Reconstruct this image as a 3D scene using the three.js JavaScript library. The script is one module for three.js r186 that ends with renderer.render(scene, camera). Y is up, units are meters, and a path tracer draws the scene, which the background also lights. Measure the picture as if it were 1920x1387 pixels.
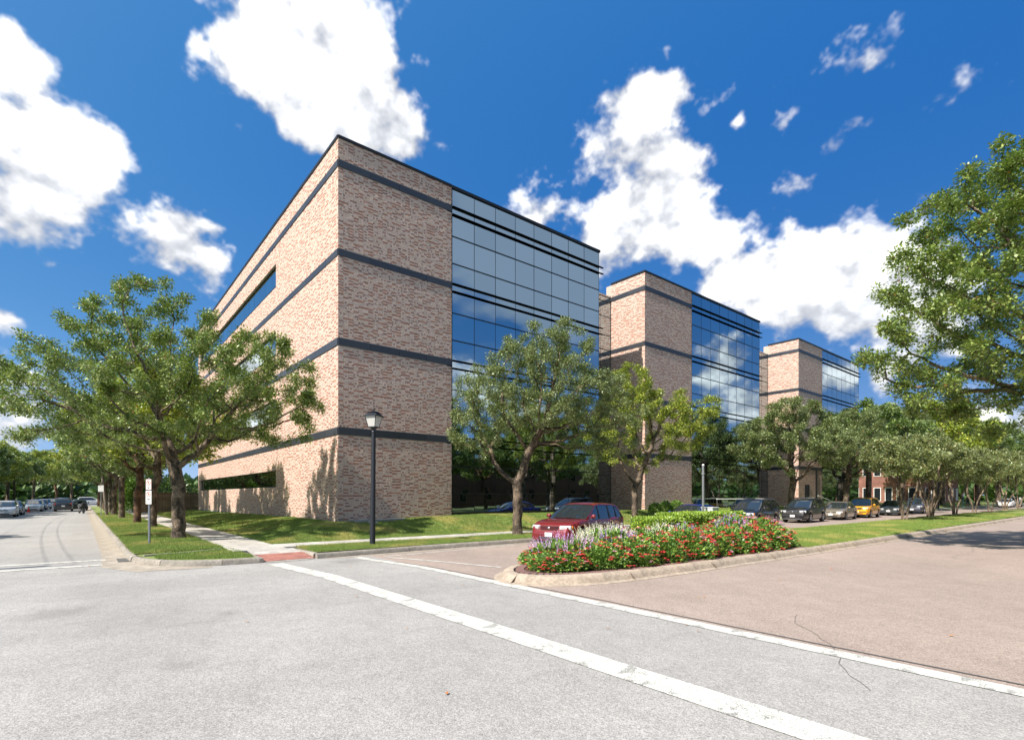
import * as THREE from 'three';
import { mergeGeometries, toCreasedNormals } from 'three/addons/utils/BufferGeometryUtils.js';
import { RoundedBoxGeometry } from 'three/addons/geometries/RoundedBoxGeometry.js';
import { MarchingCubes } from 'three/addons/objects/MarchingCubes.js';

// ---------------------------------------------------------------- camera, sky, sun, exposure
// World: x runs along the brick front, z towards the camera, y up, road level 0, metres.
const scene = new THREE.Scene();
const renderer = new THREE.WebGLRenderer({ antialias: true });
renderer.setSize(1024, 739);
renderer.toneMapping = THREE.LinearToneMapping;
renderer.toneMappingExposure = 2.35;
renderer.shadowMap.enabled = true;

const camera = new THREE.PerspectiveCamera(70.02, 1920 / 1387, 0.1, 1500);
camera.position.set(-9.37, 1.9, 24.37);
camera.lookAt(-9.37 + 0.633 * 10, 1.9, 24.37 - 0.774 * 10);
camera.setViewOffset(1920, 1387, 0, -236.5, 1920, 1387);   // a shift lens: level camera, horizon low in the frame

const SUN_AZ = 3.5 * Math.PI / 180, SUN_TAN = 1.12;          // from the west, a little south of the brick front
const sun = new THREE.DirectionalLight(0xfff6ea, 3.8);
const sunDir = new THREE.Vector3(-Math.cos(SUN_AZ), SUN_TAN, Math.sin(SUN_AZ)).normalize();
sun.position.copy(sunDir).multiplyScalar(150).add(new THREE.Vector3(20, 0, 0));
sun.target.position.set(20, 0, 0);
sun.castShadow = true;
sun.shadow.mapSize.set(4096, 4096);
Object.assign(sun.shadow.camera, { left: -110, right: 110, top: 110, bottom: -110, near: 1, far: 400 });
scene.add(sun, sun.target);

// ---------------------------------------------------------------- random numbers and noise
function mulberry(a) { return () => { a = (a + 0x6d2b79f5) | 0; let t = Math.imul(a ^ (a >>> 15), 1 | a); t = (t + Math.imul(t ^ (t >>> 7), 61 | t)) ^ t; return ((t ^ (t >>> 14)) >>> 0) / 4294967296; }; }
const rng = mulberry(20240611);
const rr = (a, b, r = rng) => a + (b - a) * r();
const clamp = (x, a = 0, b = 1) => Math.min(b, Math.max(a, x));
const sm = (a, b, x) => { const t = clamp((x - a) / (b - a)); return t * t * (3 - 2 * t); };
const lerp = (a, b, t) => a + (b - a) * t;
const h3 = (x, y, z) => { let h = (Math.imul(x, 374761393) + Math.imul(y, 668265263) + Math.imul(z, 1440662683)) | 0; h = Math.imul(h ^ (h >>> 15), 2246822519); h = Math.imul(h ^ (h >>> 13), 3266489917); return ((h ^ (h >>> 16)) >>> 0) / 4294967296; };
function n3(x, y, z) {
  const X = Math.floor(x), Y = Math.floor(y), Z = Math.floor(z);
  let a = x - X, b = y - Y, c = z - Z; a = a * a * (3 - 2 * a); b = b * b * (3 - 2 * b); c = c * c * (3 - 2 * c);
  const p = (k) => { const u0 = h3(X, Y, Z + k), u1 = h3(X + 1, Y, Z + k), v0 = h3(X, Y + 1, Z + k), v1 = h3(X + 1, Y + 1, Z + k); const u = u0 + (u1 - u0) * a, v = v0 + (v1 - v0) * a; return u + (v - u) * b; };
  const q = p(0); return q + (p(1) - q) * c;
}
function fbm(x, y, z, oct) { let s = 0, a = 0.5, t = 0; for (let i = 0; i < oct; i++) { s += a * n3(x, y, z); t += a; a *= 0.52; x = x * 2.03 + 7.1; y = y * 2.03 + 3.7; z = z * 2.03 + 1.3; } return s / t; }
function tile(x, y, p, seed) {      // value noise that repeats every p cells
  const X = Math.floor(x), Y = Math.floor(y); let a = x - X, b = y - Y; a = a * a * (3 - 2 * a); b = b * b * (3 - 2 * b);
  const g = (i, j) => h3(((i % p) + p) % p, ((j % p) + p) % p, seed);
  const u = lerp(g(X, Y), g(X + 1, Y), a), v = lerp(g(X, Y + 1), g(X + 1, Y + 1), a); return lerp(u, v, b);
}

// ---------------------------------------------------------------- the sky: blue air and cumulus, by azimuth from the view heading and height, in degrees
{
  const W = 4096, H = 2048, data = new Float32Array(W * H * 4), head = Math.atan2(-0.774, 0.633), E = 1 / 2.35;
  const C = [[-43.2, 30.8, 2.1, 1.8, 1], [-43.8, 32.4, 1.0, 1.2, 0.6], [-42.3, 26.9, 3.9, 2.7, 1], [-40.3, 24.8, 3.9, 3.2, 1], [-43.2, 21.3, 3.3, 2.9, 1], [-37.9, 28.1, 1.6, 1.4, 0.7], [-44.1, 13.9, 1.5, 1.4, 0.8], [-42.9, 8.8, 2.9, 2.5, 0.8], [-43.5, 5.0, 3.9, 2.1, 0.9],
    [-32.1, 24.0, 2.3, 2.0, 0.9], [-32.9, 21.3, 2.7, 1.9, 1], [-29.7, 20.7, 1.7, 2.2, 0.8], [-29.1, 23.8, 1.2, 0.8, 0.5],
    [-22.0, 38.5, 5.3, 3.7, 1.1], [-25.9, 36.4, 3.1, 1.7, 0.8], [-19.0, 35.3, 6.2, 2.8, 1.1], [-15.3, 38.6, 3.0, 2.9, 1], [-22.0, 40.4, 3.9, 2.1, 0.9], [-14.7, 34.4, 4.1, 2.2, 1], [-10.9, 33.2, 2.1, 1.8, 0.6], [-20.0, 32.8, 3.1, 1.5, 0.9],
    [13.1, 36.8, 3.9, 1.9, 0.9], [16.3, 36.4, 2.1, 1.2, 0.8], [13.1, 33.0, 5.4, 2.7, 1.1], [17.4, 30.9, 2.7, 1.6, 0.8], [15.8, 28.6, 4.1, 2.1, 1], [12.5, 26.7, 5.3, 2.6, 1], [19.0, 24.2, 5.0, 2.0, 1], [2.9, 28.6, 3.0, 1.8, 0.9], [9.2, 24.2, 3.1, 2.8, 0.8],
    [34.1, 34.6, 2.7, 1.6, 0.7], [27.3, 32.2, 1.9, 1.6, 0.6], [32.9, 30.7, 2.4, 1.2, 0.6], [28.6, 28.0, 2.3, 1.4, 0.6], [31.2, 29.3, 1.4, 0.9, 0.45], [40.0, 31.1, 2.0, 1.4, 0.45], [43.5, 29.4, 0.7, 0.6, 0.4], [23.0, 33.1, 0.6, 0.4, 0.5],
    [32.5, 21.0, 5.0, 2.9, 1.1], [26.3, 20.8, 5.4, 2.5, 1], [28.6, 17.7, 6.3, 2.7, 1.1], [34.5, 18.0, 4.2, 3.4, 1.1], [22.5, 20.9, 2.7, 1.6, 0.8], [37.5, 16.5, 4.0, 2.5, 0.9], [35.3, 10.7, 2.2, 1.8, 0.9], [39.6, 12.7, 3.8, 2.5, 0.7], [42.0, 6.4, 3.6, 2.5, 0.8], [-41.0, 18.2, 1.0, 0.6, 0.4], [-36.4, 21.7, 0.7, 1.0, 0.3],
    // beyond the frame, as the glass fronts mirror it
    [104, 27, 13, 8, 1, 1], [95, 22.5, 9, 6.5, 0.9, 1], [108, 11.5, 4.5, 3, 1], [98, 9, 4, 2, 0.7], [79, 14.5, 3.5, 1.8, 0.9], [77.5, 9.5, 2.6, 2.6, 1], [81, 12, 2, 1.5, 0.7], [70, 11, 3, 1.6, 0.9], [68, 7, 4, 2, 0.8]];
  const r = mulberry(4242);
  for (let i = 0; i < 38; i++) {            // the same kind of sky all round; extra clouds added to brighten shaded front
    const az = 112 + r() * 190, el = 6 + 50 * r() ** 1.4, s = 2.5 + 4.5 * r();
    for (let k = 0; k < 4; k++) C.push([az + (r() - 0.5) * s * 3 / Math.cos(el * Math.PI / 180), el + (r() - 0.5) * s * 1.1, s * (0.6 + 0.7 * r()), s * (0.35 + 0.4 * r()), 0.75 + 0.35 * r()]);
  }
  for (let i = 0; i < 7; i++) { const az = i * 51 + 20 * r(), el = 55 + 25 * r(), s = 4 + 4 * r(); for (let k = 0; k < 3; k++) C.push([az + (r() - 0.5) * 16, el + (r() - 0.5) * s, s * 1.1, s * 0.7, 0.9]); }
  const el0 = -4, step = 180 / H;
  const bins = Array.from({ length: 180 }, () => []);
  C.forEach((c) => { for (let b = 0; b < 180; b++) if (Math.abs(b - 90 + 0.5 - c[1]) < c[3] * 2.6 + 1) bins[b].push(c); });
  for (let row = 0; row < H; row++) {
    const el = (row + 0.5) * step - 90, e = el * Math.PI / 180, y = Math.sin(e), ce = Math.cos(e), list = el > el0 ? bins[Math.floor(el + 90)] : [];
    const h = clamp(el / 42), k = Math.pow(1 - h, 2.2);
    const lowHaze = Math.exp(-Math.max(el, 0) / 5.5);
    const sky = el < 0 ? [0.42, 0.46, 0.48] : [lerp(lerp(0.003, 0.11, k), 0.62, lowHaze * 0.8), lerp(lerp(0.11, 0.35, k), 0.76, lowHaze * 0.75), lerp(lerp(0.45, 0.77, k), 0.96, lowHaze * 0.7)];
    for (let col = 0; col < W; col++) {
      const a = ((col + 0.5) / W - 0.5) * 2 * Math.PI, o = (row * W + col) * 4;
      const glow = el > 0 ? Math.pow(clamp(0.5 + 0.5 * (Math.cos(a) * ce * sunDir.x + y * sunDir.y + Math.sin(a) * ce * sunDir.z)), 2) : 0;      // air is paler towards the sun
      let R = sky[0] + glow * 0.10 + glow ** 5 * 0.5, G = sky[1] + glow * 0.26 + glow ** 5 * 0.5, B = sky[2] + glow * 0.30 + glow ** 5 * 0.4;
      if (el > el0 && list.length) {
        let az = (a - head) * 180 / Math.PI; if (az > 302) az -= 360; if (az < -58) az += 360;
        let d = 0, belly = 0, veil = 0;
        for (const c of list) {
          let da = (az - c[0]); if (da > 180) da -= 360; if (da < -180) da += 360; da *= ce;
          const dx = da / (c[2] * 1.02), dy = (el - c[1]) / (c[3] * 1.02), q = dx * dx + dy * dy;
          if (q < 4) { const w = c[4] * Math.exp(-q * 1.1); if (c[5]) veil += w; else { d += w; belly += w * dy; } }
        }
        if (veil > 0.02) { const w = 0.72 * sm(0.15, 0.95, veil + (fbm(Math.cos(a) * ce * 9, y * 20, Math.sin(a) * ce * 9, 4) - 0.5) * 2.0); R = lerp(R, 0.60, w); G = lerp(G, 0.69, w); B = lerp(B, 0.79, w); }   // thin grey veil
        if (d > 0.02) {
          const x = Math.cos(a) * ce, z = Math.sin(a) * ce;
          const f1 = fbm(x * 9, y * 12, z * 9, 3), f2 = fbm(x * 34 + 5, y * 44, z * 34, 5), f3 = n3(x * 230, y * 260, z * 230);
          const dens = Math.min(d, 1.25) * 1.05 + (f1 - 0.5) * 0.6 + (f2 - 0.5) * 1.55 + (f3 - 0.5) * 0.12 - 0.55;
          const al = sm(-0.16, 0.46, dens), thick = sm(0.15, 0.85, dens);
          const up = clamp(0.55 + 0.5 * belly / d + (f2 - 0.5) * 2.2 + (f1 - 0.5) * 1.2);
          const lit = lerp(0.82, 1.75, clamp(up * 0.9 + 0.08) ** 1.7) * lerp(0.80, 1.0, thick);
          R = lerp(R, lit * lerp(0.90, 1.0, up), al); G = lerp(G, lit * lerp(0.94, 1.0, up), al); B = lerp(B, lit * lerp(1.03, 1.0, up), al);
        }
      }
      data[o] = R * E; data[o + 1] = G * E; data[o + 2] = B * E; data[o + 3] = 1;
    }
  }
  const t = new THREE.DataTexture(data, W, H, THREE.RGBAFormat, THREE.FloatType);
  t.mapping = THREE.EquirectangularReflectionMapping; t.magFilter = THREE.LinearFilter; t.minFilter = THREE.LinearFilter; t.wrapS = THREE.RepeatWrapping; t.needsUpdate = true;
  scene.background = t; scene.environment = t;
}

// ---------------------------------------------------------------- helpers for things, parts and shapes
const taken = new Map();
const numbered = (n) => { const k = taken.get(n) ?? 0; taken.set(n, k + 1); return k ? `${n}_${String(k).padStart(3, '0')}` : n; };
function add(name, geo, mat, parent) {      // one mesh; top-level names are numbered, parts keep plain names
  const m = new THREE.Mesh(geo, mat); m.castShadow = m.receiveShadow = true;
  m.name = parent ? name : numbered(name); (parent ?? scene).add(m); return m;
}
function thing(name, label, category, x = 0, y = 0, z = 0, turn = 0, group) {
  const g = new THREE.Group(); g.name = numbered(name); g.position.set(x, y, z); g.rotation.y = turn; g.userData = { label, category };
  if (group) g.userData.group = group; scene.add(g); return g;
}
function tag(o, label, category, group) { o.userData.label = label; o.userData.category = category; if (group) o.userData.group = group; return o; }
function structure(name, geo, mat) { const m = add(name, geo, mat); m.userData.kind = 'structure'; return m; }
function stuff(o) { o.userData.kind = 'stuff'; return o; }
function copyOf(o, x, y, z, turn, scale, label, group) {
  const c = o.clone(); c.name = numbered(o.name.replace(/_\d{3}$/, '')); c.userData = { ...o.userData }; c.position.set(x, y, z); c.rotation.y = turn; c.scale.setScalar(scale);
  if (label) c.userData.label = label; if (group) c.userData.group = group; scene.add(c); return c;
}
const box = (w, h, d, x = 0, y = 0, z = 0, ry = 0) => { const g = new THREE.BoxGeometry(w, h, d); if (ry) g.rotateY(ry); g.translate(x, y, z); return g; };
const rbox = (w, h, d, r, x = 0, y = 0, z = 0, ry = 0) => { const g = new RoundedBoxGeometry(w, h, d, 2, r); if (ry) g.rotateY(ry); g.translate(x, y, z); return g; };
const merge = (list) => mergeGeometries(list.map((g) => (g.index ? g.toNonIndexed() : g)).map((g) => { for (const k of Object.keys(g.attributes)) if (!['position', 'normal', 'uv'].includes(k)) g.deleteAttribute(k); if (!g.attributes.uv) g.setAttribute('uv', new THREE.BufferAttribute(new Float32Array(g.attributes.position.count * 2), 2)); return g; }));
const cyl = (r0, r1, h, n, x = 0, y = 0, z = 0) => { const g = new THREE.CylinderGeometry(r1, r0, h, n); g.translate(x, y, z); return g; };
function rod(a, b, r, n = 6) { const A = new THREE.Vector3(...a), B = new THREE.Vector3(...b), d = B.clone().sub(A), g = new THREE.CylinderGeometry(r, r, d.length(), n); g.applyQuaternion(new THREE.Quaternion().setFromUnitVectors(new THREE.Vector3(0, 1, 0), d.normalize())); g.translate((A.x + B.x) / 2, (A.y + B.y) / 2, (A.z + B.z) / 2); return g; }
function buf(pos, idx, uv) { const g = new THREE.BufferGeometry(); g.setAttribute('position', new THREE.Float32BufferAttribute(pos, 3)); g.setAttribute('uv', new THREE.Float32BufferAttribute(uv ?? new Array(pos.length / 3 * 2).fill(0), 2)); g.setIndex(idx); g.computeVertexNormals(); return g; }
function loft(rows, closed = false) {        // rows of points, each row the same length
  const pos = [], idx = [], n = rows[0].length; rows.forEach((r) => r.forEach((p) => pos.push(...p)));
  for (let i = 0; i + 1 < rows.length; i++) for (let j = 0; j + (closed ? 0 : 1) < n; j++) { const a = i * n + j, b = i * n + (j + 1) % n, c = a + n, d = b + n; idx.push(a, b, c, b, d, c); }
  return buf(pos, idx);
}
function loftCapped(rows) {
  const pos = [], idx = [], n = rows[0].length; rows.forEach((r) => r.forEach((p) => pos.push(...p)));
  for (let i = 0; i + 1 < rows.length; i++) for (let j = 0; j < n; j++) { const a = i * n + j, b = i * n + (j + 1) % n, c = a + n, d = b + n; idx.push(a, b, c, b, d, c); }
  for (const [row, base] of [[rows[0], 0], [rows.at(-1), (rows.length - 1) * n]]) { const c = [0, 1, 2].map((k) => row.reduce((s, p) => s + p[k], 0) / n); const m = pos.length / 3; pos.push(...c); for (let j = 0; j < n; j++) idx.push(m, base + j, base + (j + 1) % n); }
  return buf(pos, idx);
}
const creased = (g, a = 0.6) => toCreasedNormals(g.index ? g.toNonIndexed() : g, a);
function sheet(poly, y, uvScale = 1, subdiv = 0, tint) {  // a flat polygon [[x, z], ...], uv in metres
  const s = new THREE.Shape(poly.map(([x, z]) => new THREE.Vector2(x, -z))), g = new THREE.ShapeGeometry(s); g.rotateX(-Math.PI / 2); g.translate(0, y, 0); planar(g, uvScale); return g;
}
function planar(g, k = 1) { const p = g.attributes.position, uv = new Float32Array(p.count * 2); for (let i = 0; i < p.count; i++) { uv[2 * i] = p.getX(i) * k; uv[2 * i + 1] = p.getZ(i) * k; } g.setAttribute('uv', new THREE.BufferAttribute(uv, 2)); return g; }
function grid(x0, x1, z0, z1, nx, nz, fy, k = 1) {
  const pos = [], uv = [], idx = [];
  for (let j = 0; j <= nz; j++) for (let i = 0; i <= nx; i++) { const x = lerp(x0, x1, i / nx), z = lerp(z0, z1, j / nz); pos.push(x, fy(x, z), z); uv.push(x * k, z * k); }
  for (let j = 0; j < nz; j++) for (let i = 0; i < nx; i++) { const a = j * (nx + 1) + i, b = a + 1, c = a + nx + 1; idx.push(a, c, b, b, c, c + 1); }
  return buf(pos, idx, uv);
}
function vcolor(g, f) { const p = g.attributes.position, c = new Float32Array(p.count * 3); for (let i = 0; i < p.count; i++) c.set(f(p.getX(i), p.getY(i), p.getZ(i)), i * 3); g.setAttribute('color', new THREE.BufferAttribute(c, 3)); return g; }
// a profile [[offset, y], ...] swept along a path [[x, z], ...]; a positive offset is to the left of the way
function sweep(path, profile, uvk = 1) {
  const rows = path.map((p, i) => {
    const a = path[Math.max(0, i - 1)], b = path[Math.min(path.length - 1, i + 1)]; let dx = b[0] - a[0], dz = b[1] - a[1]; const l = Math.hypot(dx, dz) || 1; dx /= l; dz /= l;
    return profile.map(([o, y]) => [p[0] + dz * o, y, p[1] - dx * o]);
  });
  const g = loft(rows); const n = profile.length, p = g.attributes.position, uv = new Float32Array(p.count * 2); let s = 0;
  for (let i = 0; i < rows.length; i++) { if (i) s += Math.hypot(path[i][0] - path[i - 1][0], path[i][1] - path[i - 1][1]); let w = 0; for (let j = 0; j < n; j++) { if (j) w += Math.hypot(profile[j][0] - profile[j - 1][0], profile[j][1] - profile[j - 1][1]); uv[2 * (i * n + j)] = s * uvk; uv[2 * (i * n + j) + 1] = w * uvk; } }
  g.setAttribute('uv', new THREE.BufferAttribute(uv, 2)); return creased(g, 0.7);
}
function resample(path, step) { const out = [path[0]]; for (let i = 0; i + 1 < path.length; i++) { const [a, b] = [path[i], path[i + 1]], l = Math.hypot(b[0] - a[0], b[1] - a[1]), n = Math.max(1, Math.round(l / step)); for (let k = 1; k <= n; k++) out.push([lerp(a[0], b[0], k / n), lerp(a[1], b[1], k / n)]); } return out; }
function curveThrough(pts, n) { const c = new THREE.CatmullRomCurve3(pts.map(([x, z]) => new THREE.Vector3(x, 0, z)), false, 'centripetal'); return c.getSpacedPoints(n).map((p) => [p.x, p.z]); }

// ---------------------------------------------------------------- materials
function noiseTex(size, f, srgb = true) {
  const d = new Uint8Array(size * size * 4);
  for (let y = 0; y < size; y++) for (let x = 0; x < size; x++) { const c = f(x / size, y / size, x, y), o = (y * size + x) * 4; d[o] = clamp(c[0]) * 255; d[o + 1] = clamp(c[1]) * 255; d[o + 2] = clamp(c[2]) * 255; d[o + 3] = 255; }
  const t = new THREE.DataTexture(d, size, size); t.wrapS = t.wrapT = THREE.RepeatWrapping; t.magFilter = THREE.LinearFilter; t.minFilter = THREE.LinearMipmapLinearFilter; t.generateMipmaps = true; if (srgb) t.colorSpace = THREE.SRGBColorSpace; t.needsUpdate = true; return t;
}
const toS = (v) => (v <= 0.0031308 ? v * 12.92 : 1.055 * v ** (1 / 2.4) - 0.055);
const grey3 = (v) => [v, v, v];
// speckled aggregate: light and dark stones in a binder; tile is 2.5 m
function aggregate(a, b, c, seed) {
  return noiseTex(1024, (u, v, x, y) => {
    const n = h3(x >> 2, (y + ((x >> 2) & 1) * 2) >> 2, seed), m = h3((x + 3) >> 3, (y + 2 + ((x >> 3) & 1) * 4) >> 3, seed + 1), p = tile(u * 12, v * 12, 12, seed + 2) * 0.5 + tile(u * 37, v * 37, 37, seed + 3) * 0.5;
    let t = 0.5 + (n - 0.5) * 0.44 + (m - 0.5) * 0.20 + (p - 0.5) * 0.14;
    const q = t < 0.5 ? a.map((k, i) => lerp(k, b[i], clamp(t * 2))) : b.map((k, i) => lerp(k, c[i], clamp(t * 2 - 1)));
    return q.map(toS);
  });
}
const bumpFine = noiseTex(512, (u, v, x, y) => grey3(0.45 * h3(x >> 1, y >> 1, 9) + 0.3 * h3(x >> 2, y >> 2, 10) + 0.25 * tile(u * 32, v * 32, 32, 11)), false);
const rep = (t, k, l = k) => { const c = t.clone(); c.repeat.set(k, l); c.needsUpdate = true; return c; };
const std = (o) => new THREE.MeshStandardMaterial(o), phys = (o) => new THREE.MeshPhysicalMaterial(o);
const rgb = (r, g, b) => new THREE.Color().setRGB(r, g, b);
const M = {};
M.asphalt = std({ map: rep(aggregate([0.11, 0.108, 0.105], [0.285, 0.277, 0.267], [0.50, 0.49, 0.475], 21), 0.4), bumpMap: rep(bumpFine, 0.9), bumpScale: 0.004, roughness: 0.92, vertexColors: true });
M.brownRoad = std({ map: rep(aggregate([0.11, 0.085, 0.072], [0.275, 0.218, 0.187], [0.50, 0.42, 0.375], 31), 0.4), bumpMap: rep(bumpFine, 0.8), bumpScale: 0.005, roughness: 0.92, vertexColors: true });
const concTex = noiseTex(1024, (u, v, x, y) => { const k = 0.80 + 0.16 * (tile(u * 9, v * 9, 9, 41) - 0.5) + 0.14 * (tile(u * 41, v * 41, 41, 42) - 0.5) + 0.10 * (h3(x >> 1, y >> 1, 43) - 0.5) + (h3(x >> 2, y >> 2, 44) > 0.985 ? -0.18 : 0); return [k, k, k]; });
const conc = (c) => std({ color: c, map: rep(concTex, 0.5), bumpMap: rep(bumpFine, 1.2), bumpScale: 0.002, roughness: 0.9 });
M.kerb = conc(rgb(0.42, 0.38, 0.32)); M.kerb2 = conc(rgb(0.39, 0.36, 0.31)); M.kerb3 = conc(rgb(0.44, 0.40, 0.34));
M.tanKerb = conc(rgb(0.56, 0.46, 0.36)); M.tanKerb2 = conc(rgb(0.53, 0.44, 0.35)); M.gutter = conc(rgb(0.50, 0.44, 0.36));
M.slabs = [rgb(0.66, 0.63, 0.58), rgb(0.60, 0.57, 0.53), rgb(0.70, 0.67, 0.62), rgb(0.63, 0.60, 0.54)].map(conc);
M.plinth = conc(rgb(0.45, 0.44, 0.42));
M.paint = std({ color: rgb(0.60, 0.60, 0.575), map: rep(noiseTex(1024, (u, v, x, y) => { const w = 0.55 * tile(u * 10, v * 10, 10, 53) + 0.45 * tile(u * 34, v * 34, 34, 54), k = 0.97 - (h3(x >> 2, y >> 2, 52) < 0.10 + 0.75 * sm(0.56, 0.86, w) ? 0.22 + 0.12 * h3(x >> 2, y >> 2, 57) : 0) - 0.10 * tile(u * 23, v * 23, 23, 51); return [k, k, k * 0.985]; }), 0.4), roughness: 0.75 });
M.crack = std({ color: rgb(0.09, 0.088, 0.085), roughness: 1 });
M.redPaver = [rgb(0.30, 0.125, 0.10), rgb(0.35, 0.15, 0.115), rgb(0.26, 0.11, 0.09)].map((color) => std({ color, bumpMap: rep(bumpFine, 2), bumpScale: 0.003, roughness: 0.9 }));
M.purplePaver = std({ color: rgb(0.16, 0.09, 0.08), roughness: 0.9 });
M.mulch = std({ map: rep(aggregate([0.02, 0.012, 0.008], [0.07, 0.042, 0.026], [0.15, 0.09, 0.055], 61), 0.8), roughness: 1 });
M.soil = std({ map: rep(aggregate([0.07, 0.09, 0.025], [0.15, 0.20, 0.05], [0.27, 0.32, 0.085], 71), 0.6), roughness: 1, vertexColors: true });
M.farGround = std({ map: rep(aggregate([0.05, 0.06, 0.02], [0.09, 0.12, 0.035], [0.15, 0.18, 0.06], 72), 0.3), roughness: 1 });
M.brick = std({ color: 0xffffff, roughness: 0.88, bumpMap: rep(bumpFine, 1), bumpScale: 0.002 });
M.mortar = std({ color: rgb(0.47, 0.38, 0.32), bumpMap: rep(bumpFine, 3), bumpScale: 0.003, roughness: 0.95 });
M.band = std({ color: rgb(0.045, 0.05, 0.062), metalness: 0.35, roughness: 0.42 });
M.band2 = std({ color: rgb(0.055, 0.06, 0.072), metalness: 0.35, roughness: 0.46 });
M.blackMetal = std({ color: rgb(0.012, 0.013, 0.015), metalness: 0.3, roughness: 0.45 });
const paneBump = noiseTex(128, (u, v) => grey3(0.6 * tile(u * 3, v * 3, 3, 91) + 0.4 * tile(u * 7, v * 7, 7, 92)), false);
M.facade = [0.0, 0.02, -0.02].map((k) => std({ color: rgb(0.39 + k, 0.47 + k, 0.51 + k), metalness: 1, roughness: 0.02, bumpMap: paneBump, bumpScale: 0.0003 }));
M.clearDark = phys({ color: rgb(0.012, 0.016, 0.018), roughness: 0.03, metalness: 0, specularIntensity: 1, clearcoat: 1, clearcoatRoughness: 0.02 });
M.winGlass = std({ color: rgb(0.20, 0.23, 0.25), metalness: 1, roughness: 0.02 });
M.roofing = std({ color: rgb(0.3, 0.3, 0.3), roughness: 0.95 });
const barkBump = noiseTex(512, (u, v) => grey3(0.55 * tile(u * 22, v * 5, 1, 81) + 0.6 * Math.abs(tile(u * 24, v * 8, 8 * 3, 82) - 0.5) * 2 * 0.7 + 0.3 * tile(u * 64, v * 32, 32, 83)), false);
const barkMap = noiseTex(512, (u, v) => { const k = 0.62 + 0.55 * (tile(u * 24, v * 8, 24, 82) - 0.5) + 0.35 * (tile(u * 60, v * 40, 20, 84) - 0.5); return [k, k * 0.97, k * 0.93]; });
M.bark = std({ color: rgb(0.30, 0.24, 0.19), map: barkMap, bumpMap: barkBump, bumpScale: 0.03, roughness: 0.95 });
M.barkRed = std({ color: rgb(0.26, 0.15, 0.095), map: barkMap, bumpMap: barkBump, bumpScale: 0.03, roughness: 0.95 });
M.barkPale = std({ color: rgb(0.46, 0.37, 0.29), map: barkMap, bumpMap: barkBump, bumpScale: 0.008, roughness: 0.85 });
M.leaf = phys({ color: 0xffffff, vertexColors: true, roughness: 0.45, transmission: 0.48, thickness: 0, side: THREE.DoubleSide });
M.blade = phys({ color: 0xffffff, vertexColors: true, roughness: 0.8, transmission: 0.25, thickness: 0, side: THREE.DoubleSide });
M.petal = phys({ color: 0xffffff, vertexColors: true, roughness: 0.7, transmission: 0.25, thickness: 0, side: THREE.DoubleSide });
M.galv = std({ color: rgb(0.35, 0.36, 0.37), metalness: 0.8, roughness: 0.45 });
M.lampMetal = std({ color: rgb(0.018, 0.022, 0.03), metalness: 0.2, roughness: 0.5 });
M.frost = phys({ color: rgb(0.85, 0.85, 0.82), roughness: 0.5, transmission: 0.45, thickness: 0 });
M.white = std({ color: rgb(0.78, 0.78, 0.76), roughness: 0.6 });
M.wood = [rgb(0.42, 0.31, 0.22), rgb(0.37, 0.28, 0.21), rgb(0.46, 0.35, 0.26)].map((color) => std({ color, map: barkMap, roughness: 0.9 }));
M.poleWood = std({ color: rgb(0.20, 0.15, 0.11), map: barkMap, roughness: 0.95 });

// ---------------------------------------------------------------- ground, roads, kerbs, pavements
const FX = -5.7, FX2 = -4.1, FZ = 4.5, FZ2 = 5.7;             // pavements: x FX..FX2 along the side street, z FZ..FZ2 along the front
function lawnY(x, z) {
  const u = (n3(x * 0.35, 3.1, z * 0.35) - 0.5) * 0.07 + (n3(x * 1.1, 8.1, z * 1.1) - 0.5) * 0.02;
  if (x < FX2 || z > FZ) return 0.165 + u * 0.35 + (x < FX ? 0.04 * sm(-8.1, -7, x) : 0);
  const t = Math.min((x - FX2) / 3.6, (FZ - z) / 3.9, 1);
  return 0.175 + sm(0, 1, t) * (0.50 + 0.16 * sm(0.5, 6, x) - 0.25 * sm(-6, -38, z) * (1 - sm(0, 4, x))) + u * sm(0, 0.25, t);
}
const medY = (x, z) => 0.18 + 0.09 * sm(12.1, 13.5, z) * sm(17.2, 15.8, z) + (n3(x * 0.5, 2, z * 0.5) - 0.5) * 0.03;
structure('ground', planar(box(1200, 0.1, 1200, 0, -0.11, 0)), M.farGround);
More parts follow.
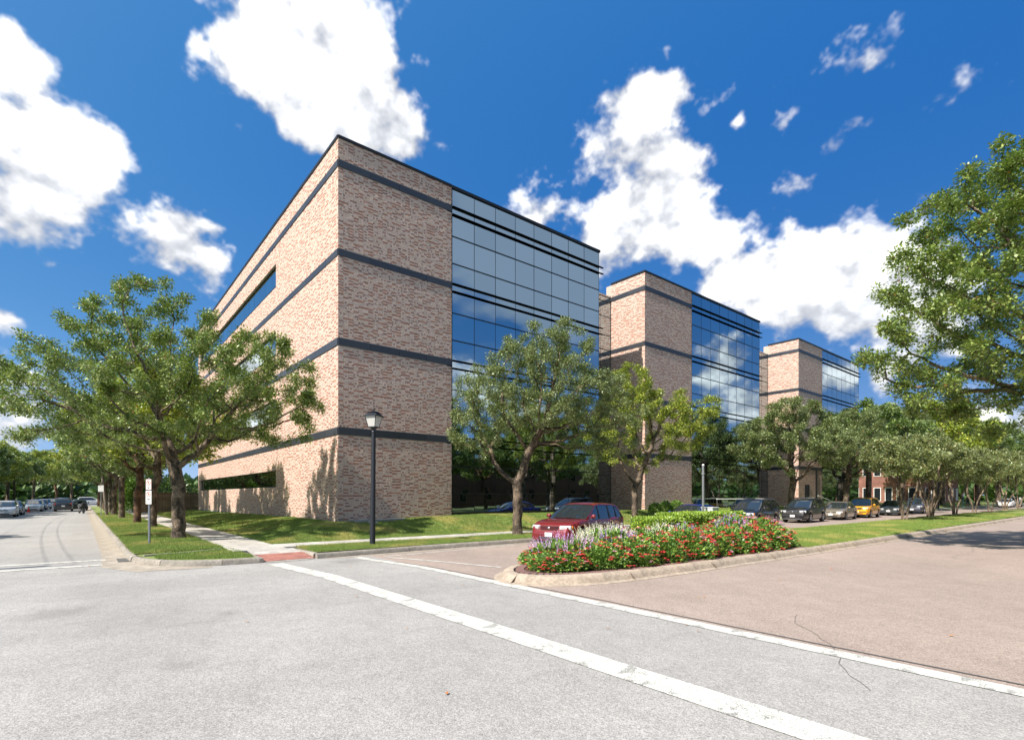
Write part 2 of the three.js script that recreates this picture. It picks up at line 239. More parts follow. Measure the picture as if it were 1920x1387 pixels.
{
  const patch = (a, b, s) => (x, y, z) => { const k = 1 + a * (fbm(x * 0.35 + s, 0, z * 0.35, 3) - 0.5) + b * (fbm(x * 1.7, s, z * 1.7, 2) - 0.5); return [k, k, k * 0.995]; };
  // tyre-polished lanes, oil spots and old patches: matter on the surface
  const spots = Array.from({ length: 46 }, (_, i) => [-16 + 13.5 * h3(i, 1, 71), -30 + 56 * h3(i, 2, 71), 0.12 + 0.35 * h3(i, 3, 71) ** 2, 0.10 + 0.16 * h3(i, 4, 71)]);
  const tracks = (x, y, z) => { let k = patch(0.20, 0.10, 1)(x, y, z)[0] * (1 - 0.05 * sm(0.50, 0.75, n3(x * 0.9, 4, z * 0.07)) - 0.06 * sm(0.5, 0.75, n3(x * 0.12, 6, z * 0.8))); for (const [a, b, r, d] of spots) { const q = Math.hypot(x - a, z - b) / r; if (q < 1.6) k *= 1 - d * sm(1.6, 0.5, q + (n3(x * 6, 1, z * 6) - 0.5) * 0.8); } return [k, k, k]; };
  structure('asphalt_road', vcolor(grid(-16.5, -2.25, -200, 2, 28, 200, () => 0), tracks), M.asphalt);
  structure('asphalt_road', vcolor(grid(-16.5, -2.25, 2, 30, 120, 230, () => 0), tracks), M.asphalt);
  structure('asphalt_road', vcolor(grid(-16.5, -2.25, 30, 70, 28, 40, () => 0), tracks), M.asphalt);
  structure('brown_road', vcolor(grid(-2.25, 200, 6.5, 23.9, 260, 24, () => 0), patch(0.34, 0.16, 9)), M.brownRoad);
}
const paintStrip = (pts, w, y = 0.008) => sweep(resample(pts, 0.4).map(([x, z]) => [x + (n3(x * 3, 1, z * 3) - 0.5) * 0.02, z + (n3(x * 3, 2, z * 3) - 0.5) * 0.02]), [[-w / 2, y], [w / 2, y]]);
structure('crosswalk_line', paintStrip([[-5.15, 8.75], [-4.82, 12], [-4.80, 18], [-4.82, 26]], 0.42), M.paint);
structure('crosswalk_line', paintStrip([[-2.75, 8.65], [-2.30, 12], [-2.28, 18], [-2.35, 26]], 0.28), M.paint);
structure('road_seam', paintStrip([[-2.54, 9.2], [-2.10, 12], [-2.02, 18], [-2.06, 26]], 0.03, 0.010), M.crack);
structure('lane_line', paintStrip([[-2.0, 9.25], [-1.3, 11.2], [-0.7, 13.3]], 0.12), M.paint);
structure('lane_line', paintStrip([[-2.0, 9.0], [1.2, 8.75], [3.9, 8.6]], 0.11), M.paint);
structure('crosswalk_line', paintStrip([[-16.3, 4.35], [-8.8, 4.55]], 0.30), M.paint);
structure('crosswalk_line', paintStrip([[-16.3, 5.75], [-8.9, 5.95]], 0.30), M.paint);
{ // cracks in the asphalt
  const r = mulberry(5);
  for (const [x, z, a, n] of [[-3.4, 22.6, 0.5, 16], [11, 20.5, 0.2, 22]]) {
    const p = [[x, z]]; let d = a; for (let i = 0; i < n; i++) { d += (r() - 0.5) * 1.1; d += (a - d) * 0.3; p.push([p[i][0] + Math.cos(d) * 0.22, p[i][1] - Math.sin(d) * 0.22]); }
    structure('road_crack', sweep(p, [[-0.003 - 0.003 * r(), 0.005], [0.003, 0.005]]), M.crack);
  }
}
const kerbProfile = [[0, -0.03], [0.012, 0.10], [0.045, 0.145], [0.075, 0.155], [0.165, 0.158], [0.18, 0.02]];
function capped(path, profile) {           // a swept stone with closed ends
  const list = [sweep(path, profile)], n = path.length;
  for (const [i, j] of [[0, 1], [n - 1, n - 2]]) { const dx = (path[j][0] - path[i][0]) * (i ? -1 : 1), dz = (path[j][1] - path[i][1]) * (i ? -1 : 1), l = Math.hypot(dx, dz) || 1, pos = [], idx = []; profile.forEach(([o, y]) => pos.push(path[i][0] + dz / l * o, y, path[i][1] - dx / l * o)); for (let k = 1; k + 1 < profile.length; k++) idx.push(0, k, k + 1); list.push(buf(pos, idx)); }
  return merge(list);
}
function kerb(name, path, profile, mats, len = 3, until = 1e9) {   // kerb stones with open joints
  const g = new THREE.Group(); g.name = numbered(name); g.userData.kind = 'structure'; scene.add(g);
  const p = resample(path, 0.3); let i = 0, k = 0;
  while (i < p.length - 1) {
    const seg = [p[i]]; let s = 0; const L = Math.hypot(p[i][0] + 9.4, p[i][1] - 24.4) < until ? len : 40;
    while (i < p.length - 1 && s < L) { s += Math.hypot(p[i + 1][0] - p[i][0], p[i + 1][1] - p[i][1]); i++; seg.push(p[i]); }
    const end = seg.at(-1), q = seg.at(-2), l = Math.hypot(end[0] - q[0], end[1] - q[1]) || 1; seg[seg.length - 1] = [end[0] - (end[0] - q[0]) / l * 0.014, end[1] - (end[1] - q[1]) / l * 0.014];
    const dy = (h3(k, 3, p.length) - 0.5) * 0.008, dof = (h3(k, 7, p.length) - 0.5) * 0.012;
    add('kerb_stone', capped(seg, profile.map(([o, y]) => [o + dof, y + (y > 0.05 ? dy : 0)])), mats[Math.floor(h3(k, 5, p.length) * mats.length)], g); k++;
  }
  return g;
}
const kerbMats = [M.kerb, M.kerb2, M.kerb3];
kerb('kerb', [[-8.3, -150], [-8.3, 4.8], [-8.26, 5.6]], kerbProfile, kerbMats, 3, 60);
kerb('kerb', curveThrough([[-8.24, 5.7], [-8.05, 6.6], [-7.5, 7.5], [-6.6, 8.1], [-5.42, 8.25]], 18), kerbProfile, kerbMats, 1.5);
kerb('kerb', [[-5.4, 8.25], [-5.36, 6.3]].reverse(), [[0, -0.03], [0.02, 0.10], [0.05, 0.13], [0.12, 0.13], [0.13, 0.02]].map(([o, y]) => [o - 0.06, y]), kerbMats, 1);
kerb('kerb', [[-3.92, 6.2], [-3.86, 8.0]], kerbProfile.map(([o, y]) => [o, y]), kerbMats, 2);
kerb('kerb', [[-3.8, 8.22], [-3.0, 8.2], [0, 8.05], [12, 8.0], [13.5, 7.5], [14.6, 6.75], [110, 6.7]], kerbProfile, kerbMats, 3, 60);
kerb('low_kerb', [[-7.95, 5.75], [-6.9, 5.6], [-5.82, 5.0]], [[-0.06, 0.02], [-0.055, 0.19], [0.055, 0.195], [0.06, 0.02]], kerbMats, 2);
const medianPath = curveThrough([[130, 12], [60, 12], [20, 12], [10, 12.1], [5, 12.5], [2, 13.0], [-0.4, 13.65], [-1.55, 14.2], [-2.15, 14.95], [-2.25, 15.6], [-1.75, 16.35], [-0.8, 16.8], [1, 17.05], [5, 17.2], [12, 17.35], [60, 17.6], [130, 17.6]], 500);
kerb('median_kerb', medianPath, [[0, -0.03], [0.01, 0.012], [0.16, 0.03], [0.20, 0.10], [0.25, 0.165], [0.33, 0.185], [0.46, 0.185], [0.48, 0.05]], [M.tanKerb, M.tanKerb2], 3, 55);
kerb('kerb', [[-16.5, 70], [-16.5, -150]], kerbProfile, kerbMats, 6, 40);
kerb('kerb', [[150, 23.9], [2.5, 23.9]], kerbProfile, kerbMats, 6, 40);
structure('gutter', sheet([[-8.78, -90], [-8.29, -90], [-8.27, 5.6], [-8.0, 6.7], [-7.45, 7.55], [-6.6, 8.15], [-6.7, 8.45], [-8.3, 8.2], [-8.95, 6.6], [-8.85, 3]], 0.005), M.gutter);
structure('gutter', sheet([[-3.9, 8.2], [12, 8.0], [12, 8.22], [-3.0, 8.5]], 0.005), M.gutter);
add('storm_drain', box(0.35, 0.05, 1.0, -8.36, -0.006, 5.0), M.crack).userData = { label: 'dark storm drain slot in the gutter at the street corner', category: 'drain' };

// lawns
const grassTint = (x, y, z) => { const k = 0.85 + 0.5 * (fbm(x * 0.45, 5, z * 0.45, 3) - 0.3), w = sm(0.52, 0.72, fbm(x * 0.8 + 9, 2, z * 0.8, 3)); return [k * lerp(1, 1.5, w), k * lerp(1, 1.2, w), k * lerp(1, 1.1, w)]; };
structure('lawn', vcolor(grid(-8.14, FX - 0.01, -90, 5.0, 10, 220, lawnY, 1), grassTint), M.soil);
structure('lawn', vcolor((() => { const g = sheet([[-8.1, 5.0], [-5.71, 5.0], [-5.44, 6.3], [-5.46, 8.1], [-6.55, 7.98], [-7.4, 7.4], [-7.92, 6.5]], 0.15); return g; })(), grassTint), M.soil);
structure('lawn', vcolor(grid(FX2 + 0.01, 0.1, -70, FZ - 0.01, 18, 220, lawnY, 1), grassTint), M.soil);
structure('lawn', vcolor(grid(0.1, 130, -9, FZ - 0.01, 330, 36, lawnY, 1), grassTint), M.soil);
structure('lawn', vcolor(grid(-3.72, 13, FZ2 + 0.01, 7.84, 50, 10, lawnY, 1), grassTint), M.soil);
structure('lawn', vcolor(grid(13, 130, FZ2 + 0.01, 6.54, 200, 6, lawnY, 1), grassTint), M.soil);
structure('lawn', vcolor(grid(9.6, 130, 12.45, 16.95, 240, 16, medY, 1), grassTint), M.soil);
structure('lawn', planar(grid(-60, -16.3, -200, 60, 20, 20, () => 0.13)), M.farGround);
structure('lawn', planar(grid(2.5, 200, 24.07, 80, 20, 20, () => 0.13)), M.farGround);
structure('planting_bed', sheet(curveThrough([[9.6, 12.45], [5, 12.95], [2, 13.45], [-0.3, 14.1], [-1.35, 14.7], [-1.75, 15.35], [-1.5, 15.95], [-0.7, 16.35], [1, 16.6], [5, 16.75], [9.6, 16.9]], 60), 0.165), M.mulch);
{ // red paver edging round the nose of the median
  const g = new THREE.Group(); g.name = 'paver_edging'; g.userData.kind = 'structure'; scene.add(g);
  const path = resample(curveThrough([[0.6, 13.95], [-0.35, 14.2], [-1.25, 14.75], [-1.62, 15.35], [-1.4, 15.85], [-0.65, 16.25], [1, 16.5], [4, 16.62], [9.6, 16.75]], 60), 0.05), geo = rbox(0.11, 0.06, 0.2, 0.008);
  for (let s = 0, i = 1; i < path.length - 1; i++) { s += Math.hypot(path[i][0] - path[i - 1][0], path[i][1] - path[i - 1][1]); if (s < 0.118) continue; s = 0; const m = add('paver', geo, i % 3 ? M.redPaver[i % 2] : M.purplePaver, g); m.position.set(path[i][0], 0.162, path[i][1]); m.rotation.y = -Math.atan2(path[i + 1][1] - path[i - 1][1], path[i + 1][0] - path[i - 1][0]); }
}
{ // pavement slabs with open joints
  const g = new THREE.Group(); g.name = 'sidewalk'; g.userData.kind = 'structure'; scene.add(g);
  let k = 0; const geo1 = rbox(FX2 - FX - 0.01, 0.12, 1.488, 0.012), geo2 = rbox(1.488, 0.12, FZ2 - FZ - 0.01, 0.012);
  for (let z = 5.45; z > -60; z -= 1.5, k++) { const m = add('slab', geo1, M.slabs[(k * 7 + (k >> 1)) % 4], g); m.position.set((FX + FX2) / 2, 0.135 + 0.004 * h3(k, 1, 1), z); m.rotation.x = (h3(k, 2, 2) - 0.5) * 0.006; }
  for (let x = FX2 + 0.75; x < 75; x += 1.5, k++) { const m = add('slab', geo2, M.slabs[(k * 5 + (k >> 1)) % 4], g); m.position.set(x, 0.135 + 0.004 * h3(k, 1, 1), (FZ + FZ2) / 2); m.rotation.z = (h3(k, 2, 2) - 0.5) * 0.006; }
  const a = add('slab', box(FX2 - FX, 0.1, 100, (FX + FX2) / 2, 0.14, -110.5), M.slabs[1], g), b = add('slab', box(80, 0.1, FZ2 - FZ, 116, 0.14, (FZ + FZ2) / 2), M.slabs[1], g);
  structure('ramp', (() => { const pos = [[-5.32, 0.187, 6.2], [-3.9, 0.187, 6.2], [-3.9, 0.012, 8.28], [-5.32, 0.012, 8.28]].flat(); const gg = buf(pos, [0, 3, 1, 1, 3, 2]); return planar(gg); })(), M.slabs[1]);
  const t = new THREE.Group(); t.name = 'tactile_strip'; t.userData.kind = 'structure'; scene.add(t);
  const geo = rbox(0.19, 0.03, 0.09, 0.008), tilt = Math.atan2(0.175, 2.08);
  for (let j = 0; j < 11; j++) for (let i = 0; i < 7; i++) { const z = 7.12 + j * 0.1, m = add('paver', geo, M.redPaver[Math.floor(h3(i, j, 3) * 3)], t); m.position.set(-5.2 + (i + (j % 2) * 0.4) * 0.2, 0.187 - (z - 6.2) * Math.tan(tilt) + 0.002, z); m.rotation.x = tilt; }
}
{ // a few fallen leaves on the road
  const r = mulberry(808), one = loft([[[-0.035, 0.004, 0], [-0.035, 0.004, 0.001]], [[0, 0.008, -0.018], [0, 0.008, 0.018]], [[0.035, 0.012, 0], [0.035, 0.012, 0.001]]]), m = new THREE.InstancedMesh(one, std({ color: 0xffffff, roughness: 0.8 }), 90), o = new THREE.Object3D(), c = new THREE.Color();
  for (let i = 0; i < 90; i++) { const k = i < 45; o.position.set(k ? rr(-9.2, -8.4, r) : rr(-8, 8, r), 0.012, k ? rr(-25, 7, r) : rr(8.5, 23, r)); if (!k && o.position.z > 12 && o.position.z < 17.6 && o.position.x > -2.5) o.position.z = 19; o.rotation.set(0, r() * 6.28, 0); o.scale.setScalar(0.6 + 0.8 * r()); o.updateMatrix(); m.setMatrixAt(i, o.matrix); c.setRGB(0.28 + 0.2 * r(), 0.12 + 0.1 * r(), 0.04); m.setColorAt(i, c); }
  m.name = 'fallen_leaves'; m.castShadow = m.receiveShadow = true; m.userData = { kind: 'stuff', label: 'scattered dry fallen leaves on the road and gutter', category: 'leaves' }; scene.add(m);
}
// lawn tufts
{
  const r = mulberry(99), pos = [], idx = [], col = [], N = 7;
  for (let i = 0; i < N; i++) { const a = r() * 6.28, d = r() * 0.05, x = Math.cos(a) * d, z = Math.sin(a) * d, h = 0.035 + 0.045 * r(), l = 0.035 * (r() - 0.2), w = 0.005, b = r() * 6.28, k = pos.length / 3; pos.push(x - Math.cos(b) * w, -0.01, z - Math.sin(b) * w, x + Math.cos(b) * w, -0.01, z + Math.sin(b) * w, x + Math.cos(a) * l, h, z + Math.sin(a) * l); idx.push(k, k + 1, k + 2); for (let q = 0; q < 3; q++) col.push(1, 1, 1); }
  const tuft = buf(pos, idx); tuft.setAttribute('color', new THREE.Float32BufferAttribute(col, 3));
  const spots = [];
  const sow = (x0, x1, z0, z1, fy, ok, dens) => { const n = Math.round((x1 - x0) * (z1 - z0) * 420); for (let i = 0; i < n; i++) { const x = rr(x0, x1, r), z = rr(z0, z1, r), d = Math.hypot(x + 9.4, z - 24.4); if (r() > clamp((16 / d) ** 2) * dens || (ok && !ok(x, z))) continue; spots.push([x, fy(x, z), z, 1 + 0.035 * Math.max(0, d - 14)]); } };
  sow(-8.12, FX - 0.03, -45, 5.0, lawnY, null, 1.3); sow(-7.7, -5.5, 5.0, 7.9, () => 0.15, (x, z) => Math.hypot(x + 5.5, z - 5) < 2.9 && z < 8.0 - Math.max(0, -6.2 - x) * 0.7, 1.2);
  sow(FX2 + 0.03, -0.05, -40, FZ - 0.03, lawnY, null, 1.3); sow(-0.05, 60, 0.05, FZ - 0.03, lawnY, null, 1.3); sow(-3.68, 12.8, FZ2 + 0.03, 7.8, lawnY, null, 1.3); sow(9.6, 60, 12.5, 16.93, medY, null, 1.3);
  const m = new THREE.InstancedMesh(tuft, M.blade, spots.length), o = new THREE.Object3D(), c = new THREE.Color();
  spots.forEach(([x, y, z, s], i) => { o.position.set(x, y, z); o.rotation.set(0, r() * 6.28, 0); o.scale.set(s * 1.3, 0.8 + 0.5 * r(), s * 1.3); o.updateMatrix(); m.setMatrixAt(i, o.matrix); const w = sm(0.5, 0.75, fbm(x * 0.8 + 9, 2, z * 0.8, 3)) + 0.25 * r(), k = 0.75 + 0.5 * r(); c.setRGB(lerp(0.17, 0.36, w) * k, lerp(0.27, 0.36, w) * k, lerp(0.04, 0.10, w) * k); m.setColorAt(i, c); });
  m.name = 'grass'; m.userData = { kind: 'stuff', label: 'short mown green grass on lawns and verges', category: 'grass' }; m.castShadow = m.receiveShadow = true; scene.add(m);
}

// ---------------------------------------------------------------- the office building: three wings of brick and mirror glass
const TOP = 18.86, BANDS = [[17.40, 17.72], [13.22, 13.53], [9.01, 9.34], [4.80, 5.14]], FLOOR0 = 0.62;
const building = thing('office_building', 'four storey brick office building with dark bands and mirror glass fronts', 'building');
{
  const cT = [[0.60, 0.45, 0.375], [0.63, 0.48, 0.405], [0.575, 0.43, 0.355], [0.64, 0.475, 0.39]], cR = [[0.38, 0.17, 0.12], [0.34, 0.15, 0.105], [0.42, 0.20, 0.145]], cD = [[0.31, 0.165, 0.135], [0.35, 0.19, 0.155], [0.28, 0.165, 0.145]], cM = [0.36, 0.22, 0.18];
  const unit = new THREE.BoxGeometry(1, 1, 1), SL = 0.25, HL = SL / 3, CH = 0.07, G = 0.009;
  const isRed = (i, j, seed) => i >= 0 && h3(i, j, seed) < 0.36 && !(i % 2 && h3(i - 1, j, seed) < 0.36 && h3(i, j, seed + 3) < 0.8);
  const pickColor = (header, i, j, seed) => { const a = h3(i, j, seed), b = h3(i, j, seed + 1), s = Math.floor(i / 3), pickIn = (l) => l[Math.floor(b * l.length)]; if (header) return a < 0.36 && !isRed(s, j - 1, seed) && !isRed(s, j + 1, seed) ? pickIn(cD) : pickIn(cT); return isRed(i, j, seed) ? (b > 0.9 ? cM : pickIn(cR)) : pickIn(cT); };
  // origin, unit direction along the wall, outward normal, length, openings [s0, s1, y0, y1]
  function brickFace(parent, ox, oz, dx, dz, nx, nz, len, seed, openings, singles) {
    const list = [], rows = Math.ceil((TOP - 0.13 - FLOOR0) / CH), o = new THREE.Object3D(), ry = Math.atan2(-dz, dx);
    for (let j = 0; j < rows; j++) {
      const y = FLOOR0 + (j + 0.5) * CH; if (y > TOP - 0.14 || BANDS.some(([a, b]) => y > a - 0.03 && y < b + 0.03)) continue;
      const header = j % 2 === 1, L = header ? HL : SL, n = Math.ceil(len / L), shift = 0;
      for (let i = 0; i < n; i++) {
        let s0 = i * L + shift, s1 = Math.min(s0 + L, len); s0 += G / 2; s1 -= G / 2; if (s1 - s0 < 0.02) continue;
        if (openings?.some(([a, b, c, d]) => y > c && y < d && s1 > a && s0 < b)) continue;
        list.push([(s0 + s1) / 2, y, s1 - s0, header, i, j]);
      }
    }
    const place = (m, [s, y, w, header, i, j]) => { const out = 0.001 + (h3(i, j, seed + 5) - 0.5) * 0.005; o.position.set(ox + dx * s + nx * (out - 0.025), y, oz + dz * s + nz * (out - 0.025)); o.rotation.set(0, ry, 0); o.scale.set(w, CH - G, 0.06); o.updateMatrix(); if (m) m.copy(o.matrix); };
    let many = list, few = [];
    if (singles) { const r0 = Math.round((1.55 - FLOOR0) / CH); few = list.filter((b) => b[5] >= r0 && b[5] < r0 + 6).slice(0, 300); const set = new Set(few); many = list.filter((b) => !set.has(b)); }
    const mesh = new THREE.InstancedMesh(unit, M.brick, many.length), mat = new THREE.Matrix4(), c = new THREE.Color();
    many.forEach((b, k) => { place(mat, b); mesh.setMatrixAt(k, mat); const v = 0.90 + 0.2 * h3(b[4], b[5], seed + 9), q = pickColor(b[3], b[4], b[5], seed); c.setRGB(q[0] * v, q[1] * v, q[2] * v); mesh.setColorAt(k, c); });
    mesh.name = 'brick'; mesh.castShadow = mesh.receiveShadow = true; stuff(mesh); parent.add(mesh);
    const cache = new Map();
    few.forEach((b) => { const q = pickColor(b[3], b[4], b[5], seed), key = q.join(); if (!cache.has(key)) cache.set(key, std({ color: rgb(...q), roughness: 0.88 })); const m = add('brick', unit, cache.get(key), parent); place(null, b); m.position.copy(o.position); m.rotation.copy(o.rotation); m.scale.copy(o.scale); });
  }
  const ZS = -3.24, BACK = -38, wings = [[0, 18.35], [23.45, 41.55], [50.3, 68.4]], BW = 6.3;
  const winS = [10.2, 36.8], winY = [[2.46, 3.48], [6.46, 7.92], [10.65, 12.11], [14.84, 16.29]];
  function bandRun(ox, oz, dx, dz, nx, nz, len) {
    const n = Math.max(1, Math.round(len / 1.5)), L = len / n;
    for (const [a, b] of BANDS) for (let i = 0; i < n; i++) { const e0 = 0.05, s = (i + 0.5) * L, m = add('band_panel', box(L - 0.012 + (n === 1 ? 0 : 0), b - a, 0.10), (i * 7 + a * 10 | 0) % 3 ? M.band : M.band2, building); m.position.set(ox + dx * s + nx * (0.035 - 0.05), (a + b) / 2, oz + dz * s + nz * (0.035 - 0.05)); m.rotation.y = Math.atan2(-dz, dx); }
    const m = add('coping', box(len, 0.14, 0.34), M.blackMetal, building); m.position.set(ox + dx * len / 2 + nx * -0.12, TOP - 0.06, oz + dz * len / 2 + nz * -0.12); m.rotation.y = Math.atan2(-dz, dx);
    const p = add('plinth', box(len, 0.9, 0.12), M.plinth, building); p.position.set(ox + dx * len / 2 + nx * -0.048, FLOOR0 - 0.45 - 0.005, oz + dz * len / 2 + nz * -0.048); p.rotation.y = Math.atan2(-dz, dx);
  }
  const ROWS = []; for (const f of [17.66, 13.47, 9.28, 5.09]) ROWS.push([f, f - 0.40], [f - 0.40, f - 1.57], [f - 1.57, f - 3.05], [f - 3.05, f - 4.19 + (f < 6 ? 0.1 : 0)]);
  ROWS.unshift([TOP - 0.18, 17.66]);
  function curtain(x0, x1, z, cols, top, single, fins, over) {
    // backing, mullions and horizontal fins, then the panes
    const w = (x1 - x0) / cols, wall = add('curtain_wall', box(x1 - x0 - 0.01, top - 0.3, 0.1, (x0 + x1) / 2, (top + 0.3) / 2, z - 0.14), M.blackMetal, building), geos = [];
    for (const [a, b] of ROWS) {
      if (b >= top - 0.05) continue; const y1 = Math.min(a, top - 0.02), h = y1 - b - 0.035;
      for (let i = 0; i < cols; i++) {
        const cx = x0 + (i + 0.5) * w, tx = (rng() - 0.5) * 0.006, ty = (rng() - 0.5) * 0.008;
        if (single) { const m = add('pane', PANE(w - 0.03, h), M.facade[Math.floor(rng() * 3)], wall); m.position.set(cx, (y1 + b) / 2, z - 0.02); m.rotation.set(tx, ty, 0); }
        else { const g = box(w - 0.03, h, 0.02); g.rotateX(tx); g.rotateY(ty); g.translate(cx, (y1 + b) / 2, z - 0.02); geos.push(g); }
      }
    }
    if (geos.length) stuff(add('pane', merge(geos), M.facade[0], wall));
    for (const [a] of ROWS.slice(1)) add('mullion', box(x1 - x0 - 0.02, 0.05, 0.06, (x0 + x1) / 2, a - 0.0, z - 0.012), M.blackMetal, building);
    for (let i = 0; i <= cols; i++) add('mullion', box(0.026, top - 0.9, 0.03, clamp(x0 + i * w, x0 + 0.02, x1 - 0.02), (top + 0.9) / 2, z - 0.018), M.blackMetal, building);
    if (fins) for (const f of [17.66, 13.47, 9.28, 5.09]) for (const d of [0.02, -0.40]) add('sunshade_fin', (() => { const s = new THREE.Shape([[0, -0.03], [0.12, -0.02], [0.145, 0.0], [0.12, 0.02], [0, 0.035]].map((p) => new THREE.Vector2(...p))), g = new THREE.ExtrudeGeometry(s, { depth: x1 - x0 + over, bevelEnabled: false }); g.rotateY(Math.PI / 2); g.scale(1, 1, -1); g.translate(x0 + 0.01, f + d, z); return g; })(), M.blackMetal, building);
    if (fins) add('coping', box(x1 - x0 + 0.05, 0.16, 0.3, (x0 + x1) / 2 + 0.03, TOP - 0.10, z - 0.08), M.blackMetal, building);
    add('sill', box(x1 - x0 - 0.02, 0.75, 0.14, (x0 + x1) / 2, 0.64, z - 0.055), M.blackMetal, building);
  }
  const paneCache = new Map();
  function PANE(w, h) { const k = w.toFixed(3) + '_' + h.toFixed(3); if (!paneCache.has(k)) paneCache.set(k, new THREE.BoxGeometry(w, h, 0.02)); return paneCache.get(k); }

  wings.forEach(([x0, x1], k) => {
    const deep = k === 0 ? BACK : ZS - 0.5, geos = [];
    geos.push(box(BW - 0.6, TOP - 0.2, 0.3, x0 + BW / 2, (TOP - 0.2) / 2 + 0.05, -0.155));                      // front leaf
    if (k) geos.push(box(0.3, TOP - 0.2, -deep, x0 + 0.155, (TOP - 0.2) / 2 + 0.05, deep / 2 - 0.005)); else {
      // side leaf of the first wing, left open at the ribbon windows
      const cuts = [0.05, ...winY.flat(), TOP - 0.15], zc = -(winS[0] + winS[1]) / 2, zl = winS[1] - winS[0];
      geos.push(box(0.3, TOP - 0.2, winS[0] - 0.01, 0.155, (TOP - 0.2) / 2 + 0.05, -winS[0] / 2 - 0.005), box(0.3, TOP - 0.2, 38 - winS[1], 0.155, (TOP - 0.2) / 2 + 0.05, -(38 + winS[1]) / 2));
      for (let i = 0; i < cuts.length; i += 2) geos.push(box(0.3, cuts[i + 1] - cuts[i], zl, 0.155, (cuts[i] + cuts[i + 1]) / 2, zc));
    }
    geos.push(box(0.3, TOP - 0.2, 0.3 - deep, x1 - 0.16, (TOP - 0.2) / 2 + 0.05, deep / 2 - 0.31), box(0.3, TOP - 0.2, 0.25, x0 + BW - 0.15, (TOP - 0.2) / 2 + 0.05, -0.45));
    const wall = add('wall', geos[0], M.mortar, building); for (const q of geos.slice(1)) add('wall', q, M.mortar, building);
    brickFace(wall, x0, 0, 1, 0, 0, 1, BW, 100 + k * 50, null, k === 0);
    if (k === 0) brickFace(wall, 0, 0, 0, -1, -1, 0, 38, 120, winY.map(([a, b]) => [winS[0], winS[1], a, b]));
    else brickFace(wall, x0, 0, 0, -1, -1, 0, -ZS, 120 + k * 50);
    bandRun(x0 - 0.002, 0, 1, 0, 0, 1, BW + 0.01); bandRun(x0, 0.0, 0, -1, -1, 0, k === 0 ? 38 : -ZS);
    curtain(x0 + BW + 0.02, x1 - 0.02, 0, 8, TOP - 0.16, k < 2, true, 0.32);
    add('roof', box(x1 - x0 - 0.5, 0.2, -deep - 0.4, (x0 + x1) / 2, TOP - 0.6, deep / 2), M.roofing, building);
  });
  // recessed glass between the wings and the main block behind
  curtain(18.35, 23.4, ZS, 4, 17.85, false, false); curtain(41.55, 50.25, ZS, 6, 17.85, false, false);
  for (const q of [box(50, 17.6, 0.3, 43.5, 8.85, ZS - 0.6), box(0.3, 17.6, 34, 68.2, 8.85, -20.9), box(68, 17.6, 0.3, 34, 8.85, -37.8)]) add('wall', q, M.mortar, building);
  add('roof', box(50, 0.2, 34, 43.4, 17.3, -21), M.roofing, building);
  // ribbon windows of the side wall
  winY.forEach(([a, b], f) => {
    const zc = -(winS[0] + winS[1]) / 2, zl = winS[1] - winS[0], n = 18, w = zl / n, d = f ? 0.16 : 0.14;
    const win = add('window', merge([box(0.06, 0.06, zl, d, b - 0.03, zc), box(0.06, 0.05, zl, d, a + 0.025, zc), box(d + 0.02, 0.012, zl, d / 2, a + 0.056, zc), box(0.06, b - a, 0.05, d, (a + b) / 2, -winS[0] - 0.025), box(0.06, b - a, 0.05, d, (a + b) / 2, -winS[1] + 0.025)]), M.blackMetal, building);
    for (let i = 0; i < n; i++) { const m = add('pane', new THREE.BoxGeometry(0.02, b - a - 0.1, w - 0.025), f ? M.facade[i % 3] : M.winGlass, win); m.position.set(d + 0.01, (a + b) / 2, -winS[0] - (i + 0.5) * w); m.rotation.y = (rng() - 0.5) * 0.006; m.rotation.z = (rng() - 0.5) * 0.004; }
  });
  add('roof_slab', box(17.4, 0.2, 37, 9.2, TOP - 0.9, -19), M.roofing, building);
  add('door', box(1.1, 2.3, 0.06, 52.4, 2.0, 0.035), M.blackMetal, building);
  add('downpipe', box(0.35, 4.0, 0.06, 54.9, 2.8, 0.035), M.blackMetal, building);
}
// concrete pad against the wall, handrails by the entrance
tag(add('concrete_pad', rbox(2.6, 0.5, 0.7, 0.02, 1.75, 0.55, 0.6), M.plinth), 'low concrete pad against the brick wall behind the lamp post', 'pad');
tag(add('valve_cover', merge([rbox(0.30, 0.16, 0.22, 0.04, 1.05, lawnY(1.05, 1.35) + 0.06, 1.35), rbox(0.16, 0.1, 0.14, 0.03, 1.2, lawnY(1.05, 1.35) + 0.05, 1.45)]), M.plinth), 'small pale valve cover in the grass by the concrete pad', 'valve cover');
function handrail(label, x0, x1, z, y0, y1, n) {
  const g = thing('handrail', label, 'handrail', 0, 0, 0, 0), gy = lawnY;
  add('rail', rod([x0, y0, z], [x1, y1, z], 0.035, 8), M.white, g);
  add('lower_rail', rod([x0, y0 - 0.45, z], [x1, y1 - 0.45, z], 0.02, 6), M.galv, g);
  for (let i = 0; i < n; i++) { const x = lerp(x0 + 0.05, x1 - 0.05, i / (n - 1)), y = lerp(y0, y1, i / (n - 1)); add('post', rod([x, gy(x, z) - 0.05, z], [x, y, z], 0.022, 6), M.galv, g); }
}
handrail('level white handrail in front of the second glass front', 29.8, 38.5, 2.2, 1.66, 1.66, 7);
handrail('white stair handrail sloping down beside the third brick wing', 49.6, 53.4, 2.2, 1.95, 1.35, 4);
handrail('short white handrail between the second and third wing', 42.0, 47.5, 2.6, 1.72, 1.72, 5);

